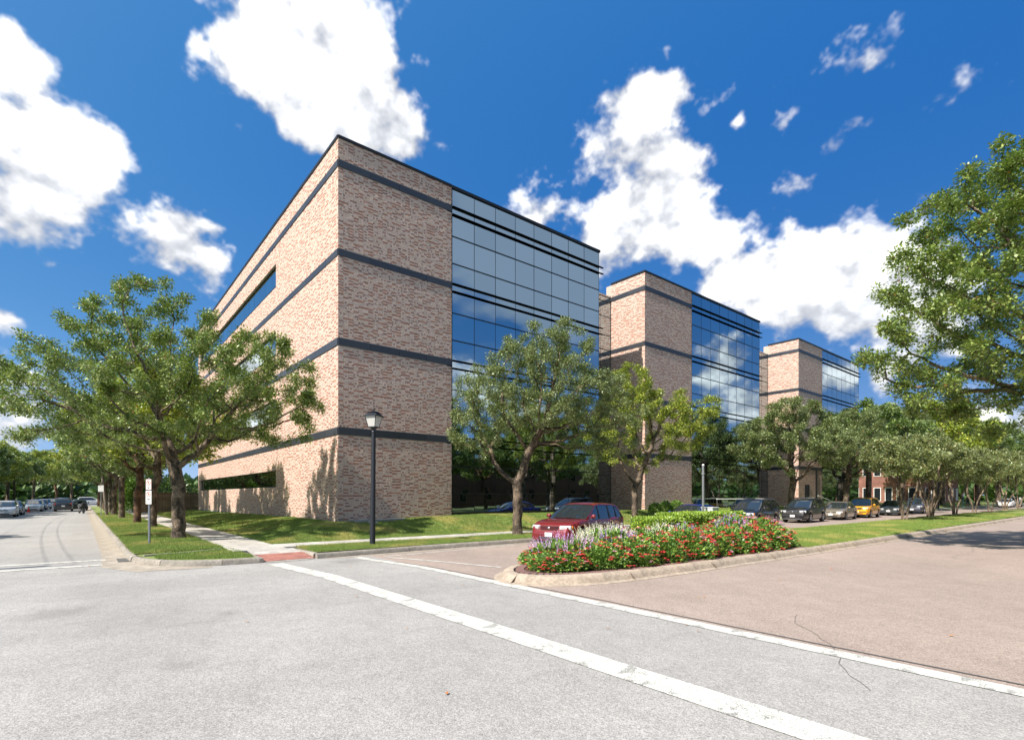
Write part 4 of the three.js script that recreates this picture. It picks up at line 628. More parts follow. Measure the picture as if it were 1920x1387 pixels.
const prof = (pts, x) => { if (x <= pts[0][0]) return pts[0][1]; for (let i = 0; i + 1 < pts.length; i++) if (x <= pts[i + 1][0]) { const t = (x - pts[i][0]) / (pts[i + 1][0] - pts[i][0]); return lerp(pts[i][1], pts[i + 1][1], t); } return pts.at(-1)[1]; };
const CARS = {
  suv: { L: 4.68, W: 1.84, wb: 2.72, R: 0.36, off: 0.02, top: [[-2.34, 0.66], [-2.31, 0.95], [-2.24, 1.10], [1.05, 1.09], [1.22, 1.07], [1.75, 1.02], [2.12, 0.95], [2.26, 0.86], [2.34, 0.62]], sill: 0.24, belt: 1.07, roof: 1.67, cab: [[-2.26, 1.07], [-2.05, 1.50], [-1.92, 1.63], [-1.4, 1.675], [-0.2, 1.69], [0.32, 1.655], [0.52, 1.57], [1.30, 1.06]], xr: -1.98, xf: 0.46, pillars: [[0.18, 0.27], [-0.78, -0.68], [-1.50, -1.40]], dBase: [-2.24, -2.02], rack: true },
  estate: { L: 4.68, W: 1.84, wb: 2.72, R: 0.36, off: 0.02, top: [[-2.34, 0.66], [-2.31, 0.93], [-2.22, 1.07], [0.85, 1.06], [1.02, 1.04], [1.6, 0.99], [2.08, 0.91], [2.25, 0.82], [2.34, 0.58]], sill: 0.24, belt: 1.05, roof: 1.60, cab: [[-2.22, 1.05], [-1.86, 1.46], [-1.72, 1.55], [-1.2, 1.60], [-0.3, 1.615], [0.06, 1.59], [0.24, 1.53], [1.10, 1.04]], xr: -1.78, xf: 0.20, pillars: [[-0.02, 0.06], [-0.92, -0.82], [-1.52, -1.44]], dBase: [-2.18, -1.80], rack: true },
  boxy: { L: 4.4, W: 1.8, wb: 2.62, R: 0.36, off: 0.0, top: [[-2.2, 0.7], [-2.18, 1.0], [-2.12, 1.10], [0.95, 1.08], [1.10, 1.05], [1.9, 0.99], [2.10, 0.92], [2.18, 0.78], [2.2, 0.58]], sill: 0.28, belt: 1.06, roof: 1.72, cab: [[-2.14, 1.06], [-2.04, 1.60], [-1.96, 1.70], [-1.2, 1.73], [0.0, 1.73], [0.40, 1.69], [0.54, 1.62], [1.12, 1.05]], xr: -2.02, xf: 0.48, pillars: [[0.16, 0.26], [-0.72, -0.62], [-1.36, -1.26]], dBase: [-2.13, -1.98], rack: true },
  sedan: { L: 4.55, W: 1.76, wb: 2.64, R: 0.32, off: 0.05, top: [[-2.27, 0.55], [-2.25, 0.85], [-2.15, 0.97], [-1.6, 1.00], [0.95, 0.95], [1.3, 0.90], [1.9, 0.80], [2.15, 0.70], [2.24, 0.60], [2.27, 0.48]], sill: 0.2, belt: 0.92, roof: 1.42, cab: [[-1.72, 0.96], [-1.25, 1.25], [-0.95, 1.37], [-0.5, 1.43], [0.1, 1.43], [0.38, 1.38], [0.52, 1.32], [1.25, 0.90]], xr: -1.02, xf: 0.44, pillars: [[0.12, 0.20], [-0.68, -0.60]], dBase: [-1.55, -1.0] },
  hatch: { L: 4.2, W: 1.75, wb: 2.55, R: 0.32, off: 0.0, top: [[-2.1, 0.55], [-2.08, 0.9], [-1.95, 1.02], [0.85, 0.97], [1.2, 0.92], [1.75, 0.82], [2.0, 0.70], [2.08, 0.58], [2.1, 0.46]], sill: 0.2, belt: 0.94, roof: 1.46, cab: [[-1.98, 0.98], [-1.75, 1.28], [-1.6, 1.38], [-0.9, 1.45], [0.1, 1.46], [0.38, 1.40], [0.52, 1.33], [1.18, 0.92]], xr: -1.68, xf: 0.44, pillars: [[0.14, 0.22], [-0.66, -0.58]], dBase: [-1.93, -1.6] },
};
const HALF = [[0, 0], [0.84, 0], [0.93, 0.05], [0.98, 0.2], [1, 0.42], [0.992, 0.62], [0.97, 0.8], [0.94, 0.92], [0.87, 0.985], [0.68, 1.005], [0, 1.02]];
const ring = (x, w, y0, y1) => [...HALF.map(([z, y]) => [x, lerp(y0, y1, y), -z * w]).reverse(), ...HALF.slice(1, -1).map(([z, y]) => [x, lerp(y0, y1, y), z * w])];
const wheelGeo = new Map();
function wheelParts(R) {
  if (wheelGeo.has(R)) return wheelGeo.get(R);
  const t = new THREE.LatheGeometry([[R * 0.62, -0.10], [R * 0.9, -0.105], [R * 0.98, -0.085], [R, -0.05], [R, 0.05], [R * 0.98, 0.085], [R * 0.9, 0.105], [R * 0.62, 0.10], [R * 0.6, 0.06], [0.02, 0.05]].map((p) => new THREE.Vector2(...p)), 28); t.rotateX(Math.PI / 2);
  const list = []; const rim = new THREE.LatheGeometry([[R * 0.64, 0.108], [R * 0.60, 0.112], [R * 0.56, 0.08]].map((p) => new THREE.Vector2(...p)), 24); rim.rotateX(Math.PI / 2); list.push(rim);
  for (let i = 0; i < 5; i++) { const b = rbox(R * 0.17, R * 0.56, 0.03, 0.01, 0, R * 0.33, 0.088); b.rotateZ(i * 1.2566); list.push(b); }
  const hub = new THREE.CylinderGeometry(R * 0.15, R * 0.17, 0.05, 14); hub.rotateX(Math.PI / 2); hub.translate(0, 0, 0.09); list.push(hub);
  const v = [t, merge(list)]; wheelGeo.set(R, v); return v;
}
function car(name, label, type, x, z, turn, P, o = {}) {
  const S = CARS[type], g = thing(name, label, 'car', x, 0.006, z, turn, o.group), hl = S.L / 2, hw = S.W / 2, wx = [S.off + S.wb / 2, S.off - S.wb / 2], Ra = S.R + 0.055;
  const half = (X) => { const t = clamp((Math.abs(X) - (hl - 0.85)) / 0.85); return hw * (1 - (X > 0 ? 0.20 : 0.13) * t ** 2.6); };
  const bottom = (X) => { let y = S.sill + 0.05 * sm(hl - 0.6, hl, Math.abs(X)); for (const w of wx) { const d = X - w; if (Math.abs(d) < Ra) y = Math.max(y, S.R + Math.sqrt(Ra * Ra - d * d)); } return Math.min(y, prof(S.top, X) - 0.1); };
  const xs = new Set(); for (let i = 0; i <= 34; i++) xs.add(+(-hl + S.L * i / 34).toFixed(3)); for (const w of wx) for (let i = 0; i <= 12; i++) xs.add(+(w - Ra * Math.cos(i / 12 * Math.PI)).toFixed(3)); for (const w of wx) { xs.add(w - Ra - 0.004); xs.add(w + Ra + 0.004); } for (const d of [0.015, 0.04, 0.08]) { xs.add(hl - d); xs.add(-hl + d); }
  const rows = [...xs].filter((v) => Math.abs(v) <= hl).sort((a, b) => a - b).map((X) => ring(X, half(X), bottom(X), prof(S.top, X)));
  const body = add('body', creased(loftCapped(rows), 0.55), P, g);
  add('underbody', merge([box(S.L - 0.5, 0.3, S.W - 0.34, 0, S.sill + 0.13, 0), box(S.wb - 0.8, 0.10, S.W - 0.12, S.off, S.sill + 0.02, 0)]), M.plastic, g);
  // glasshouse, roof skin and pillars
  const wAt = (y) => lerp(hw - 0.055, hw - 0.25, clamp((y - S.belt) / (S.roof - S.belt), 0, 1.05));
  const cabTop = (X) => prof(S.cab, X), cx0 = S.cab[0][0], cx1 = S.cab.at(-1)[0], cs = []; for (let i = 0; i <= 26; i++) cs.push(lerp(cx0, cx1, i / 26)); S.cab.forEach((c) => cs.push(c[0])); cs.sort((a, b) => a - b);
  const pinch = (X) => 1 - 0.07 * sm(cx1 - 0.5, cx1, X) - 0.05 * sm(cx0 + 0.4, cx0, X);
  const cabRow = (X, e, low) => { const t = cabTop(X) + e, b = low ?? S.belt - 0.05, k = pinch(X), w = (y) => wAt(y) * k + e; const hlf = [[w(b), b], [w(lerp(b, t, 0.5)), lerp(b, t, 0.5)], [w(t - 0.04), Math.max(b, t - 0.045)], [w(t) - 0.05, t - 0.012], [w(t) * 0.6, t + 0.012], [0, t + 0.02]]; return [...hlf.map(([Z, Y]) => [X, Y, -Z]), ...hlf.slice(0, -1).reverse().map(([Z, Y]) => [X, Y, Z])]; };
  add('window_glass', creased(loft(cs.map((X) => cabRow(X, 0))), 0.45), M.carGlass, g);
  const rs = []; for (let i = 0; i <= 16; i++) rs.push(lerp(S.xr, S.xf, i / 16));
  const roof = add('roof', creased(loft(rs.map((X) => cabRow(X, 0.012, Math.max(S.belt, cabTop(X) - 0.075)))), 0.5), P, g);
  if (S.rack && o.rack !== false) for (const s of [-1, 1]) add('roof_rail', merge([rod([S.xr + 0.25, S.roof + 0.055, s * (hw - 0.34)], [S.xf - 0.2, S.roof + 0.045, s * (hw - 0.34)], 0.018), rod([S.xr + 0.25, S.roof - 0.02, s * (hw - 0.34)], [S.xr + 0.25, S.roof + 0.06, s * (hw - 0.34)], 0.018), rod([S.xf - 0.2, S.roof - 0.02, s * (hw - 0.34)], [S.xf - 0.2, S.roof + 0.05, s * (hw - 0.34)], 0.018)]), o.railMat ?? M.plastic, g);
  const strip = (s, b0, b1, t0, t1, yb, yt, e = 0.011) => { const q = (X, y) => [X, y, s * (wAt(y) * pinch(X) + e)], n = 4, rw = []; for (let i = 0; i <= n; i++) { const f = i / n, y = lerp(yb, yt, f); rw.push([q(lerp(b0, t0, f), y), q(lerp(b1, t1, f), y)]); } return loft(rw); };
  for (const s of [-1, 1]) {
    const f = S.cab.at(-1), ft = S.cab.at(-3), rt = S.cab[2];
    add('pillar', strip(s, f[0] - 0.19, f[0] - 0.03, S.xf - 0.10, S.xf + 0.04, S.belt - 0.02, cabTop(S.xf) - 0.05), P, g);
    for (const [a, b] of S.pillars) add('pillar', strip(s, a, b, a - 0.03, b - 0.05, S.belt - 0.02, S.roof - 0.06), o.blackPillars === false ? P : M.plastic, g);
    add('pillar', strip(s, S.dBase[0], S.dBase[0] + 0.17, S.dBase[1], S.dBase[1] + 0.13, S.belt - 0.02, cabTop(S.dBase[1]) - 0.035), P, g);
    // door seams, handles, mirrors
    const side = (X, yf) => s * (half(X) * prof(HALF.map(([z, y]) => [y, z]).filter((_, i) => i > 1 && i < 9), yf) + 0.002);
    const seams = []; for (const X of [f[0] - 0.28, S.pillars[0][0] + 0.04, S.pillars[1][0] + 0.02]) { const rw = []; for (let i = 0; i <= 6; i++) { const yf = lerp(0.16, 0.93, i / 6), y = lerp(bottom(X), prof(S.top, X), yf); rw.push([[X - 0.006, y, side(X, yf)], [X + 0.006, y, side(X, yf)]]); } seams.push(loft(rw)); }
    add('door_seam', merge(seams), M.seam, g);
    for (const X of [S.pillars[0][0] - 0.02, S.pillars[1][0] + 0.0]) add('door_handle', rbox(0.20, 0.035, 0.03, 0.012, X - 0.02 + 0.12, S.belt - 0.14, side(X, 0.76)), P, g);
    const mir = new THREE.SphereGeometry(0.105, 14, 10); mir.scale(0.75, 0.8, 1.0); mir.translate(f[0] - 0.34, S.belt + 0.075, s * (hw + 0.075)); add('mirror', merge([mir, rbox(0.06, 0.03, 0.14, 0.01, f[0] - 0.33, S.belt + 0.02, s * (hw - 0.02))]), P, g);
    // lamps
    const fy = prof(S.top, hl - 0.12) - 0.06, hz = half(hl - 0.22) - 0.235, lampG = new RoundedBoxGeometry(0.30, 0.17, 0.44, 3, 0.06); lampG.rotateY(-s * 0.48); lampG.translate(hl - 0.205, fy - 0.03, s * hz); add('headlight', lampG, M.lens, g);
    if (o.amber !== false) { const am = new RoundedBoxGeometry(0.16, 0.13, 0.10, 2, 0.035); am.rotateY(-s * 0.9); am.translate(hl - 0.33, fy - 0.02, s * (hz + 0.175)); add('indicator', am, M.amber, g); }
    const tl = rbox(0.14, 0.26, 0.16, 0.04, -hl + 0.10, S.belt - 0.16, s * (half(-hl + 0.12) - 0.10)); add('tail_light', tl, M.redLens, g);
    for (const w of wx) { const [tg, rg] = wheelParts(S.R), m = add('wheel', tg, M.tyre, g); m.position.set(w, S.R, s * (hw - 0.13)); if (s < 0) m.rotation.y = Math.PI; add('rim', rg, o.rimMat ?? M.rim, m); }
    add('fog_light', new THREE.SphereGeometry(0.05, 10, 8).translate(hl - 0.09, S.sill + 0.15, s * 0.55), M.lens, g);
  }
  const fy = prof(S.top, hl - 0.12) - 0.09, gr = add('grille', rbox(0.05, 0.17, 0.78, 0.02, hl - 0.045, fy - 0.02, 0), M.plastic, g);
  for (let i = 0; i < 4; i++) add('slat', rbox(0.03, 0.016, 0.74, 0.006, hl - 0.016, fy - 0.075 + i * 0.04, 0), o.grille ?? P, gr);
  const em = new THREE.SphereGeometry(0.055, 12, 8); em.scale(0.35, 0.75, 1.2); em.translate(hl - 0.0, fy - 0.01, 0); add('emblem', em, M.chrome, g);
  add('bumper', rbox(0.16, 0.13, S.W - 0.36, 0.05, hl - 0.07, S.sill + 0.26, 0), o.bumper ?? P, g); add('air_intake', rbox(0.08, 0.11, 0.95, 0.03, hl - 0.035, S.sill + 0.12, 0), M.plastic, g);
  add('license_plate', rbox(0.02, 0.15, 0.31, 0.006, hl + 0.02, S.sill + 0.25, 0), M.white, g);
  add('license_plate', rbox(0.02, 0.15, 0.31, 0.006, -hl - 0.005, S.sill + 0.45, 0), M.white, g);
  if (o.skid) add('skid_plate', rbox(0.1, 0.05, 1.25, 0.02, hl - 0.02, S.sill + 0.03, 0), M.chrome, g);
  add('wiper', merge([rod([cx1 - 0.02, S.belt + 0.02, -0.55], [cx1 - 0.12, S.belt + 0.09, 0.0], 0.008, 5), rod([cx1 - 0.02, S.belt + 0.02, 0.0], [cx1 - 0.12, S.belt + 0.09, 0.55], 0.008, 5)]), M.plastic, g);
  return g;
}
// front-left corner (seen by the viewer), then the turn: cars on the main road face the crossing
function nosed(name, label, type, fx, fz, deg, P, o) { const S = CARS[type], a = deg * Math.PI / 180, cx = fx + S.L / 2 * Math.cos(a) - S.W / 2 * Math.sin(a), cz = fz + S.L / 2 * Math.sin(a) + S.W / 2 * Math.cos(a); return car(name, label, type, cx, cz, Math.PI - a, P, o); }
const black = paint(0.012, 0.012, 0.014, 0.1), parked = 'cars parked in the bay along the front';
nosed('parked_car', 'dark red estate car standing behind the flower bed', 'estate', 3.65, 9.4, -14, paint(0.17, 0.011, 0.013, 0.15), { rack: false });
nosed('parked_car', 'dark blue saloon car half hidden by the clipped hedge', 'sedan', 14.9, 7.2, -4, paint(0.012, 0.022, 0.16), { group: parked });
nosed('parked_car', 'black sport utility car with amber indicators beside the hedge', 'suv', 21.5, 7.35, -5, paint(0.014, 0.015, 0.02, 0.2), { group: parked, railMat: M.galv });
nosed('parked_car', 'black sport utility car with chrome grille left of the beige saloon', 'suv', 29.6, 7.1, -4, black, { group: parked, grille: M.chrome, skid: true, amber: false });
nosed('parked_car', 'beige grey saloon car between the black and yellow cars', 'sedan', 36.6, 7.1, -4, paint(0.30, 0.26, 0.21, 0.5), { group: parked, rimMat: M.galv });
nosed('parked_car', 'bright yellow boxy sport utility car with black bumper', 'boxy', 42.6, 7.0, -4, paint(0.80, 0.36, 0.008, 0.0), { group: parked, bumper: M.plastic, grille: M.plastic });
nosed('parked_car', 'dark grey crossover car just right of the yellow car', 'hatch', 51.2, 7.0, -3, paint(0.035, 0.045, 0.05), { group: parked });
nosed('parked_car', 'grey sport utility car behind the twin stemmed crape myrtle', 'suv', 58.8, 7.0, -2, paint(0.07, 0.075, 0.10, 0.4), { group: parked });
nosed('parked_car', 'white saloon car far along the front near the right edge', 'sedan', 111, 7.2, 0, paint(0.75, 0.75, 0.74, 0), { group: parked });
nosed('parked_car', 'dark teal car behind the far white saloon', 'suv', 118, 7.2, 0, paint(0.02, 0.05, 0.06), { group: parked });
// the side street; facing the viewer is +z
const side = 'cars parked along the side street', toUs = -Math.PI / 2;
car('parked_car', 'silver hatchback parked at the left edge of the side street', 'hatch', -14.75, -42.5, toUs, paint(0.55, 0.56, 0.57, 0.5), { group: side });
car('parked_car', 'dark saloon parked behind the silver hatchback', 'sedan', -14.7, -48.6, toUs, paint(0.03, 0.03, 0.035), { group: side });
car('parked_car', 'white saloon parked behind the red traffic cone', 'sedan', -13.9, -64.5, toUs, paint(0.72, 0.72, 0.72, 0), { group: side });
car('parked_car', 'dark blue saloon parked behind the white saloon', 'sedan', -13.8, -73, toUs, paint(0.03, 0.04, 0.08), { group: side });
car('parked_car', 'pale grey car parked deep in the side street', 'hatch', -13.6, -81, toUs, paint(0.5, 0.52, 0.55), { group: side });
car('moving_car', 'black sport utility car driving away down the side street', 'suv', -11.0, -62, Math.PI / 2, black);
car('moving_car', 'white car approaching far down the side street', 'sedan', -13.2, -98, toUs, paint(0.7, 0.7, 0.7, 0), {});
car('parked_car', 'white pickup shaped car crosswise at the side street end', 'suv', -7.8, -118, 0.1, paint(0.72, 0.72, 0.72, 0), {});
car('parked_car', 'dark car parked beyond the motorcycle on the side street', 'hatch', -9.5, -66, Math.PI / 2, paint(0.02, 0.03, 0.03), { group: side });
{ // motorcycle at the kerb
  const g = thing('motorcycle', 'dark motorcycle parked at the side street kerb', 'motorcycle', -9.3, 0.006, -50.5, Math.PI / 2 + 0.25), R = 0.32;
  for (const x of [-0.7, 0.7]) { const t = new THREE.TorusGeometry(R - 0.06, 0.065, 8, 22); const m = add('wheel', t, M.tyre, g); m.position.set(x, R, 0); const h = new THREE.CylinderGeometry(0.14, 0.14, 0.08, 12); h.rotateX(Math.PI / 2); add('rim', h, M.rim, m); }
  add('engine', rbox(0.5, 0.36, 0.34, 0.06, 0, 0.48, 0), M.galv, g); const tank = new THREE.SphereGeometry(0.24, 14, 10); tank.scale(1.25, 0.7, 0.75); tank.translate(0.18, 0.86, 0); add('tank', tank, black, g);
  add('seat', rbox(0.75, 0.13, 0.32, 0.06, -0.42, 0.80, 0), M.plastic, g); add('saddle_bag', merge([rbox(0.45, 0.32, 0.2, 0.05, -0.72, 0.62, 0.27), rbox(0.45, 0.32, 0.2, 0.05, -0.72, 0.62, -0.27), rbox(0.3, 0.3, 0.42, 0.06, -0.86, 1.0, 0)]), M.plastic, g);
  for (const s of [-1, 1]) add('fork', rod([0.7, R, s * 0.1], [0.42, 1.0, s * 0.12], 0.025), M.chrome, g);
  add('handlebar', merge([rod([0.40, 1.02, 0], [0.25, 1.08, 0.4], 0.018), rod([0.40, 1.02, 0], [0.25, 1.08, -0.4], 0.018)]), M.chrome, g);
  add('windshield', rbox(0.03, 0.36, 0.42, 0.012, 0.5, 1.2, 0), M.carGlass, g); add('headlight', new THREE.SphereGeometry(0.1, 12, 8).translate(0.62, 0.92, 0), M.lens, g);
}
{ const g = thing('traffic_cone', 'small red traffic cone by the parked white saloon', 'cone', -14.1, 0.006, -59.8), c = new THREE.LatheGeometry([[0.16, 0.03], [0.13, 0.05], [0.03, 0.62], [0.0, 0.63]].map((p) => new THREE.Vector2(...p)), 16); add('cone', c, std({ color: rgb(0.75, 0.04, 0.02), roughness: 0.5 }), g); add('base', rbox(0.38, 0.04, 0.38, 0.015, 0, 0.02, 0), std({ color: rgb(0.6, 0.04, 0.02), roughness: 0.6 }), g); }

// ---------------------------------------------------------------- street furniture
function lampPost(label, x, z, y, lean) {
  const g = thing('lamp_post', label, 'lamp post', x, y - 0.04, z, 0.55); g.rotation.z = lean;
  add('post', new THREE.LatheGeometry([[0.115, 0], [0.115, 0.05], [0.10, 0.09], [0.097, 0.5], [0.092, 1.2], [0.074, 3.95], [0.066, 4.0]].map((p) => new THREE.Vector2(...p)), 18), M.lampMetal, g);
  add('collar', new THREE.LatheGeometry([[0.05, 3.98], [0.085, 4.02], [0.085, 4.07], [0.055, 4.10], [0.06, 4.14], [0.12, 4.19], [0.12, 4.22]].map((p) => new THREE.Vector2(...p)), 16), M.lampMetal, g);
  const A = 0.135, B = 0.215, y0 = 4.22, y1 = 4.60, rows = [[y0, A], [y1, B]];
  const lantern = add('lantern', merge([...[[1, 1], [1, -1], [-1, 1], [-1, -1]].map(([a, b]) => rod([a * A, y0, b * A], [a * B, y1, b * B], 0.013, 5)), box(2 * A + 0.03, 0.025, 2 * A + 0.03, 0, y0, 0)]), M.lampMetal, g);
  for (let k = 0; k < 4; k++) { const p = loft([[[-A + 0.008, y0 + 0.012, A], [A - 0.008, y0 + 0.012, A]], [[-B + 0.008, y1, B], [B - 0.008, y1, B]]]); p.rotateY(k * Math.PI / 2); add('glass_pane', p, M.frost, lantern); }
  const hood = new THREE.CylinderGeometry(0.185 * 1.0, 0.345, 0.13, 4, 1); hood.rotateY(Math.PI / 4); hood.translate(0, y1 + 0.085, 0); const brim = box(0.53, 0.03, 0.53, 0, y1 + 0.012, 0), cap = new THREE.CylinderGeometry(0.06, 0.25, 0.05, 4, 1); cap.rotateY(Math.PI / 4); cap.translate(0, y1 + 0.17, 0);
  add('hood', merge([hood, brim, cap]), M.lampMetal, g); add('finial', new THREE.LatheGeometry([[0, 4.79], [0.04, 4.79], [0.025, 4.82], [0.04, 4.85], [0.03, 4.88], [0, 4.89]].map((p) => new THREE.Vector2(...p)), 12), M.lampMetal, g);
  const bulb = new THREE.SphereGeometry(0.05, 10, 8); bulb.scale(1, 1.7, 1); bulb.translate(0, y0 + 0.15, 0); add('bulb', bulb, M.white, lantern);
  return g;
}
lampPost('dark blue lamp post with lantern on the verge before the brick corner', -1.36, 6.76, lawnY(-1.36, 6.76), -0.018);
lampPost('distant lamp post on the far front verge behind the median trees', 79, 5.95, lawnY(79, 5.95), 0);
{ // parking sign: a red ring with a slash over a black letter, small black marks below
  const canvas = (w, h, f) => { const c = document.createElement('canvas'); c.width = w; c.height = h; const k = c.getContext('2d'); k.fillStyle = '#dcdcd6'; k.fillRect(0, 0, w, h); f(k); const t = new THREE.CanvasTexture(c); t.colorSpace = THREE.SRGBColorSpace; return t; };
  const ringP = (k, x, y, r, ch) => { k.fillStyle = '#111'; k.font = `bold ${r * 1.5}px sans-serif`; k.textAlign = 'center'; k.textBaseline = 'middle'; k.fillText(ch, x, y + 2); k.strokeStyle = '#c01818'; k.lineWidth = r * 0.24; k.beginPath(); k.arc(x, y, r, 0, 6.3); k.stroke(); k.beginPath(); k.moveTo(x - r * 0.7, y - r * 0.7); k.lineTo(x + r * 0.7, y + r * 0.7); k.stroke(); };
  const bar = (k, x, y, w, h) => { k.fillStyle = '#1a1a1a'; k.fillRect(x - w / 2, y, w, h); };
  const t1 = canvas(192, 288, (k) => { ringP(k, 96, 96, 66, 'P'); bar(k, 96, 214, 88, 20); bar(k, 96, 246, 70, 14); k.strokeStyle = '#c01818'; k.lineWidth = 5; k.strokeRect(6, 6, 180, 276); });
  const t2 = canvas(192, 384, (k) => { ringP(k, 96, 100, 66, 'P'); bar(k, 96, 228, 96, 22); bar(k, 96, 268, 70, 12); k.fillStyle = '#111'; for (const s of [-1, 1]) { k.beginPath(); k.moveTo(96 + s * 84, 336); k.lineTo(96 + s * 44, 312); k.lineTo(96 + s * 44, 360); k.fill(); } });
  const g = thing('parking_sign', 'two white no parking signs on a grey post by the corner oak', 'sign', -7.49, lawnY(-7.49, 1.6) - 0.03, 1.6, -0.98);
  add('post', merge([box(0.055, 2.4, 0.012, 0, 1.2, -0.012), box(0.012, 2.4, 0.04, -0.027, 1.2, -0.025), box(0.012, 2.4, 0.04, 0.027, 1.2, -0.025)]), std({ color: rgb(0.16, 0.18, 0.22), metalness: 0.4, roughness: 0.6 }), g);
  for (const [t, w, h, y] of [[t1, 0.26, 0.38, 2.16], [t2, 0.27, 0.48, 1.70]]) { const m = add('sign_plate', rbox(w, h, 0.006, 0.002, 0, y, 0.0), M.galv, g); const f = new THREE.PlaneGeometry(w - 0.006, h - 0.006); f.translate(0, y, 0.0055); add('sign_face', f, std({ map: t, roughness: 0.5 }), m); }
  const bolts = merge([1.5, 1.90, 2.01, 2.31].map((y) => { const b = new THREE.CylinderGeometry(0.008, 0.008, 0.01, 8); b.rotateX(Math.PI / 2); b.translate(0, y, 0.008); return b; })); add('bolt', bolts, M.galv, g);
  const s = thing('street_sign', 'plain white road sign on a grey post down the side street', 'sign', -8.0, lawnY(-8, -33.4) - 0.02, -33.4, -0.3); add('post', rod([0, 0, 0], [0, 2.6, 0], 0.03), M.galv, s); add('sign_plate', rbox(0.40, 0.55, 0.02, 0.008, 0, 2.4, 0.04), M.white, s);
  const f = thing('street_sign', 'small teal sign post far along the front pavement', 'sign', 93, 0.17, 6.0, -0.6); add('post', rod([0, 0, 0], [0, 2.2, 0], 0.04), std({ color: rgb(0.05, 0.2, 0.22), roughness: 0.5 }), f); add('sign_plate', rbox(0.4, 0.5, 0.02, 0.006, 0, 1.95, 0.05), M.white, f);
}
{ // slim metal post with utility cabinet behind the hedge
  const g = thing('signal_post', 'slim grey metal post rising behind the clipped hedge', 'post', 10.34, medY(10.34, 12.62) - 0.02, 12.62); add('post', cyl(0.055, 0.05, 2.7, 14, 0, 1.35, 0), M.galv, g); add('cap', merge([cyl(0.075, 0.075, 0.07, 14, 0, 2.62, 0), cyl(0.05, 0.045, 0.3, 14, 0, 2.82, 0)]), M.galv, g); const top = new THREE.SphereGeometry(0.05, 12, 8); top.translate(0, 2.97, 0); add('finial', top, M.white, g);
  const b = thing('utility_box', 'light grey utility cabinet beside the slim metal post', 'cabinet', 10.86, medY(10.86, 12.62) - 0.02, 12.62, 0); add('cabinet', rbox(0.48, 1.22, 0.5, 0.02, 0, 0.61, 0), std({ color: rgb(0.6, 0.61, 0.6), roughness: 0.5 }), b); add('door', rbox(0.42, 1.0, 0.012, 0.005, 0, 0.66, 0.254), std({ color: rgb(0.56, 0.57, 0.57), roughness: 0.5 }), b); add('lid', rbox(0.52, 0.04, 0.54, 0.012, 0, 1.235, 0), std({ color: rgb(0.64, 0.64, 0.63), roughness: 0.5 }), b);
}
{ // wooden fence beyond the building: posts, rails and single boards
  const g = thing('wooden_fence', 'weathered wooden board fence at the far end of the brick wall', 'fence', 0, 0, 0), geo = [box(0.135, 1.95, 0.022), box(0.135, 1.93, 0.022)];
  for (let x = -5.3, i = 0; x < 0.6; x += 0.145, i++) { const m = add('board', geo[i % 2], M.wood[Math.floor(h3(i, 2, 8) * 3)], g); m.position.set(x, 1.25 + 0.01 * h3(i, 4, 4), -39.4 + 0.006 * h3(i, 5, 5)); m.rotation.z = (h3(i, 6, 6) - 0.5) * 0.01; }
  for (const y of [0.6, 1.9]) add('rail', box(6, 0.09, 0.04, -2.35, y, -39.45), M.wood[1], g); for (let x = -5.2; x < 0.6; x += 1.85) add('fence_post', box(0.1, 2.1, 0.1, x, 1.2, -39.52), M.wood[1], g); add('cap_rail', box(6, 0.04, 0.12, -2.35, 2.245, -39.41), M.wood[2], g);
}
function utilityPole(label, x, z, h, lean = 0, group) {
  const g = thing('utility_pole', label, 'pole', x, 0.05, z, 0, group); g.rotation.z = lean; add('pole', cyl(0.16, 0.11, h, 10, 0, h / 2, 0), M.poleWood, g); add('crossarm', box(2.2, 0.12, 0.1, 0, h - 0.5, 0.12), M.poleWood, g); for (const d of [-1, -0.45, 0.45, 1]) add('insulator', cyl(0.04, 0.03, 0.14, 8, d, h - 0.37, 0.12), M.galv, g);
}
utilityPole('tall utility pole at the far left street corner', -18.4, 5.7, 9.2, 0, 'utility poles along the side street'); utilityPole('utility pole with crossarm rising over the left street trees', -18.2, -100, 9.4, 0, 'utility poles along the side street'); utilityPole('utility pole among the trees on the left side of the side street', -18.6, -46, 9.0, 0, 'utility poles along the side street');
{ const g = thing('leaning_pole', 'grey leaning wooden pole behind the white road sign', 'pole', -7.55, 0.12, -34.8); g.rotation.z = 0.09; add('pole', cyl(0.13, 0.10, 5.2, 10, 0, 2.6, 0), std({ color: rgb(0.36, 0.33, 0.30), map: barkMap, roughness: 0.95 }), g); }
for (const [d, y] of [[-1, 0.02], [0.45, 0], [1, 0.03]]) {
  const pts = []; for (let k = 0; k <= 24; k++) { const t = k / 24; pts.push(new THREE.Vector3(lerp(-18.4, -18.6, t) + d, lerp(8.87, 8.67, t) - 0.9 * 4 * t * (1 - t) + y, lerp(5.82, -45.88, t))); }
  const p2 = []; for (let k = 0; k <= 24; k++) { const t = k / 24; p2.push(new THREE.Vector3(lerp(-18.6, -18.2, t) + d, lerp(8.67, 9.07, t) - 0.9 * 4 * t * (1 - t) + y, lerp(-45.88, -99.88, t))); }
  tag(add('power_line', merge([new THREE.TubeGeometry(new THREE.CatmullRomCurve3(pts), 24, 0.012, 4), new THREE.TubeGeometry(new THREE.CatmullRomCurve3(p2), 24, 0.012, 4)]), M.plastic), `overhead power line strung between the utility poles, ${d < 0 ? 'left' : d < 0.9 ? 'middle' : 'right'} one`, 'power line', 'overhead power lines');
}
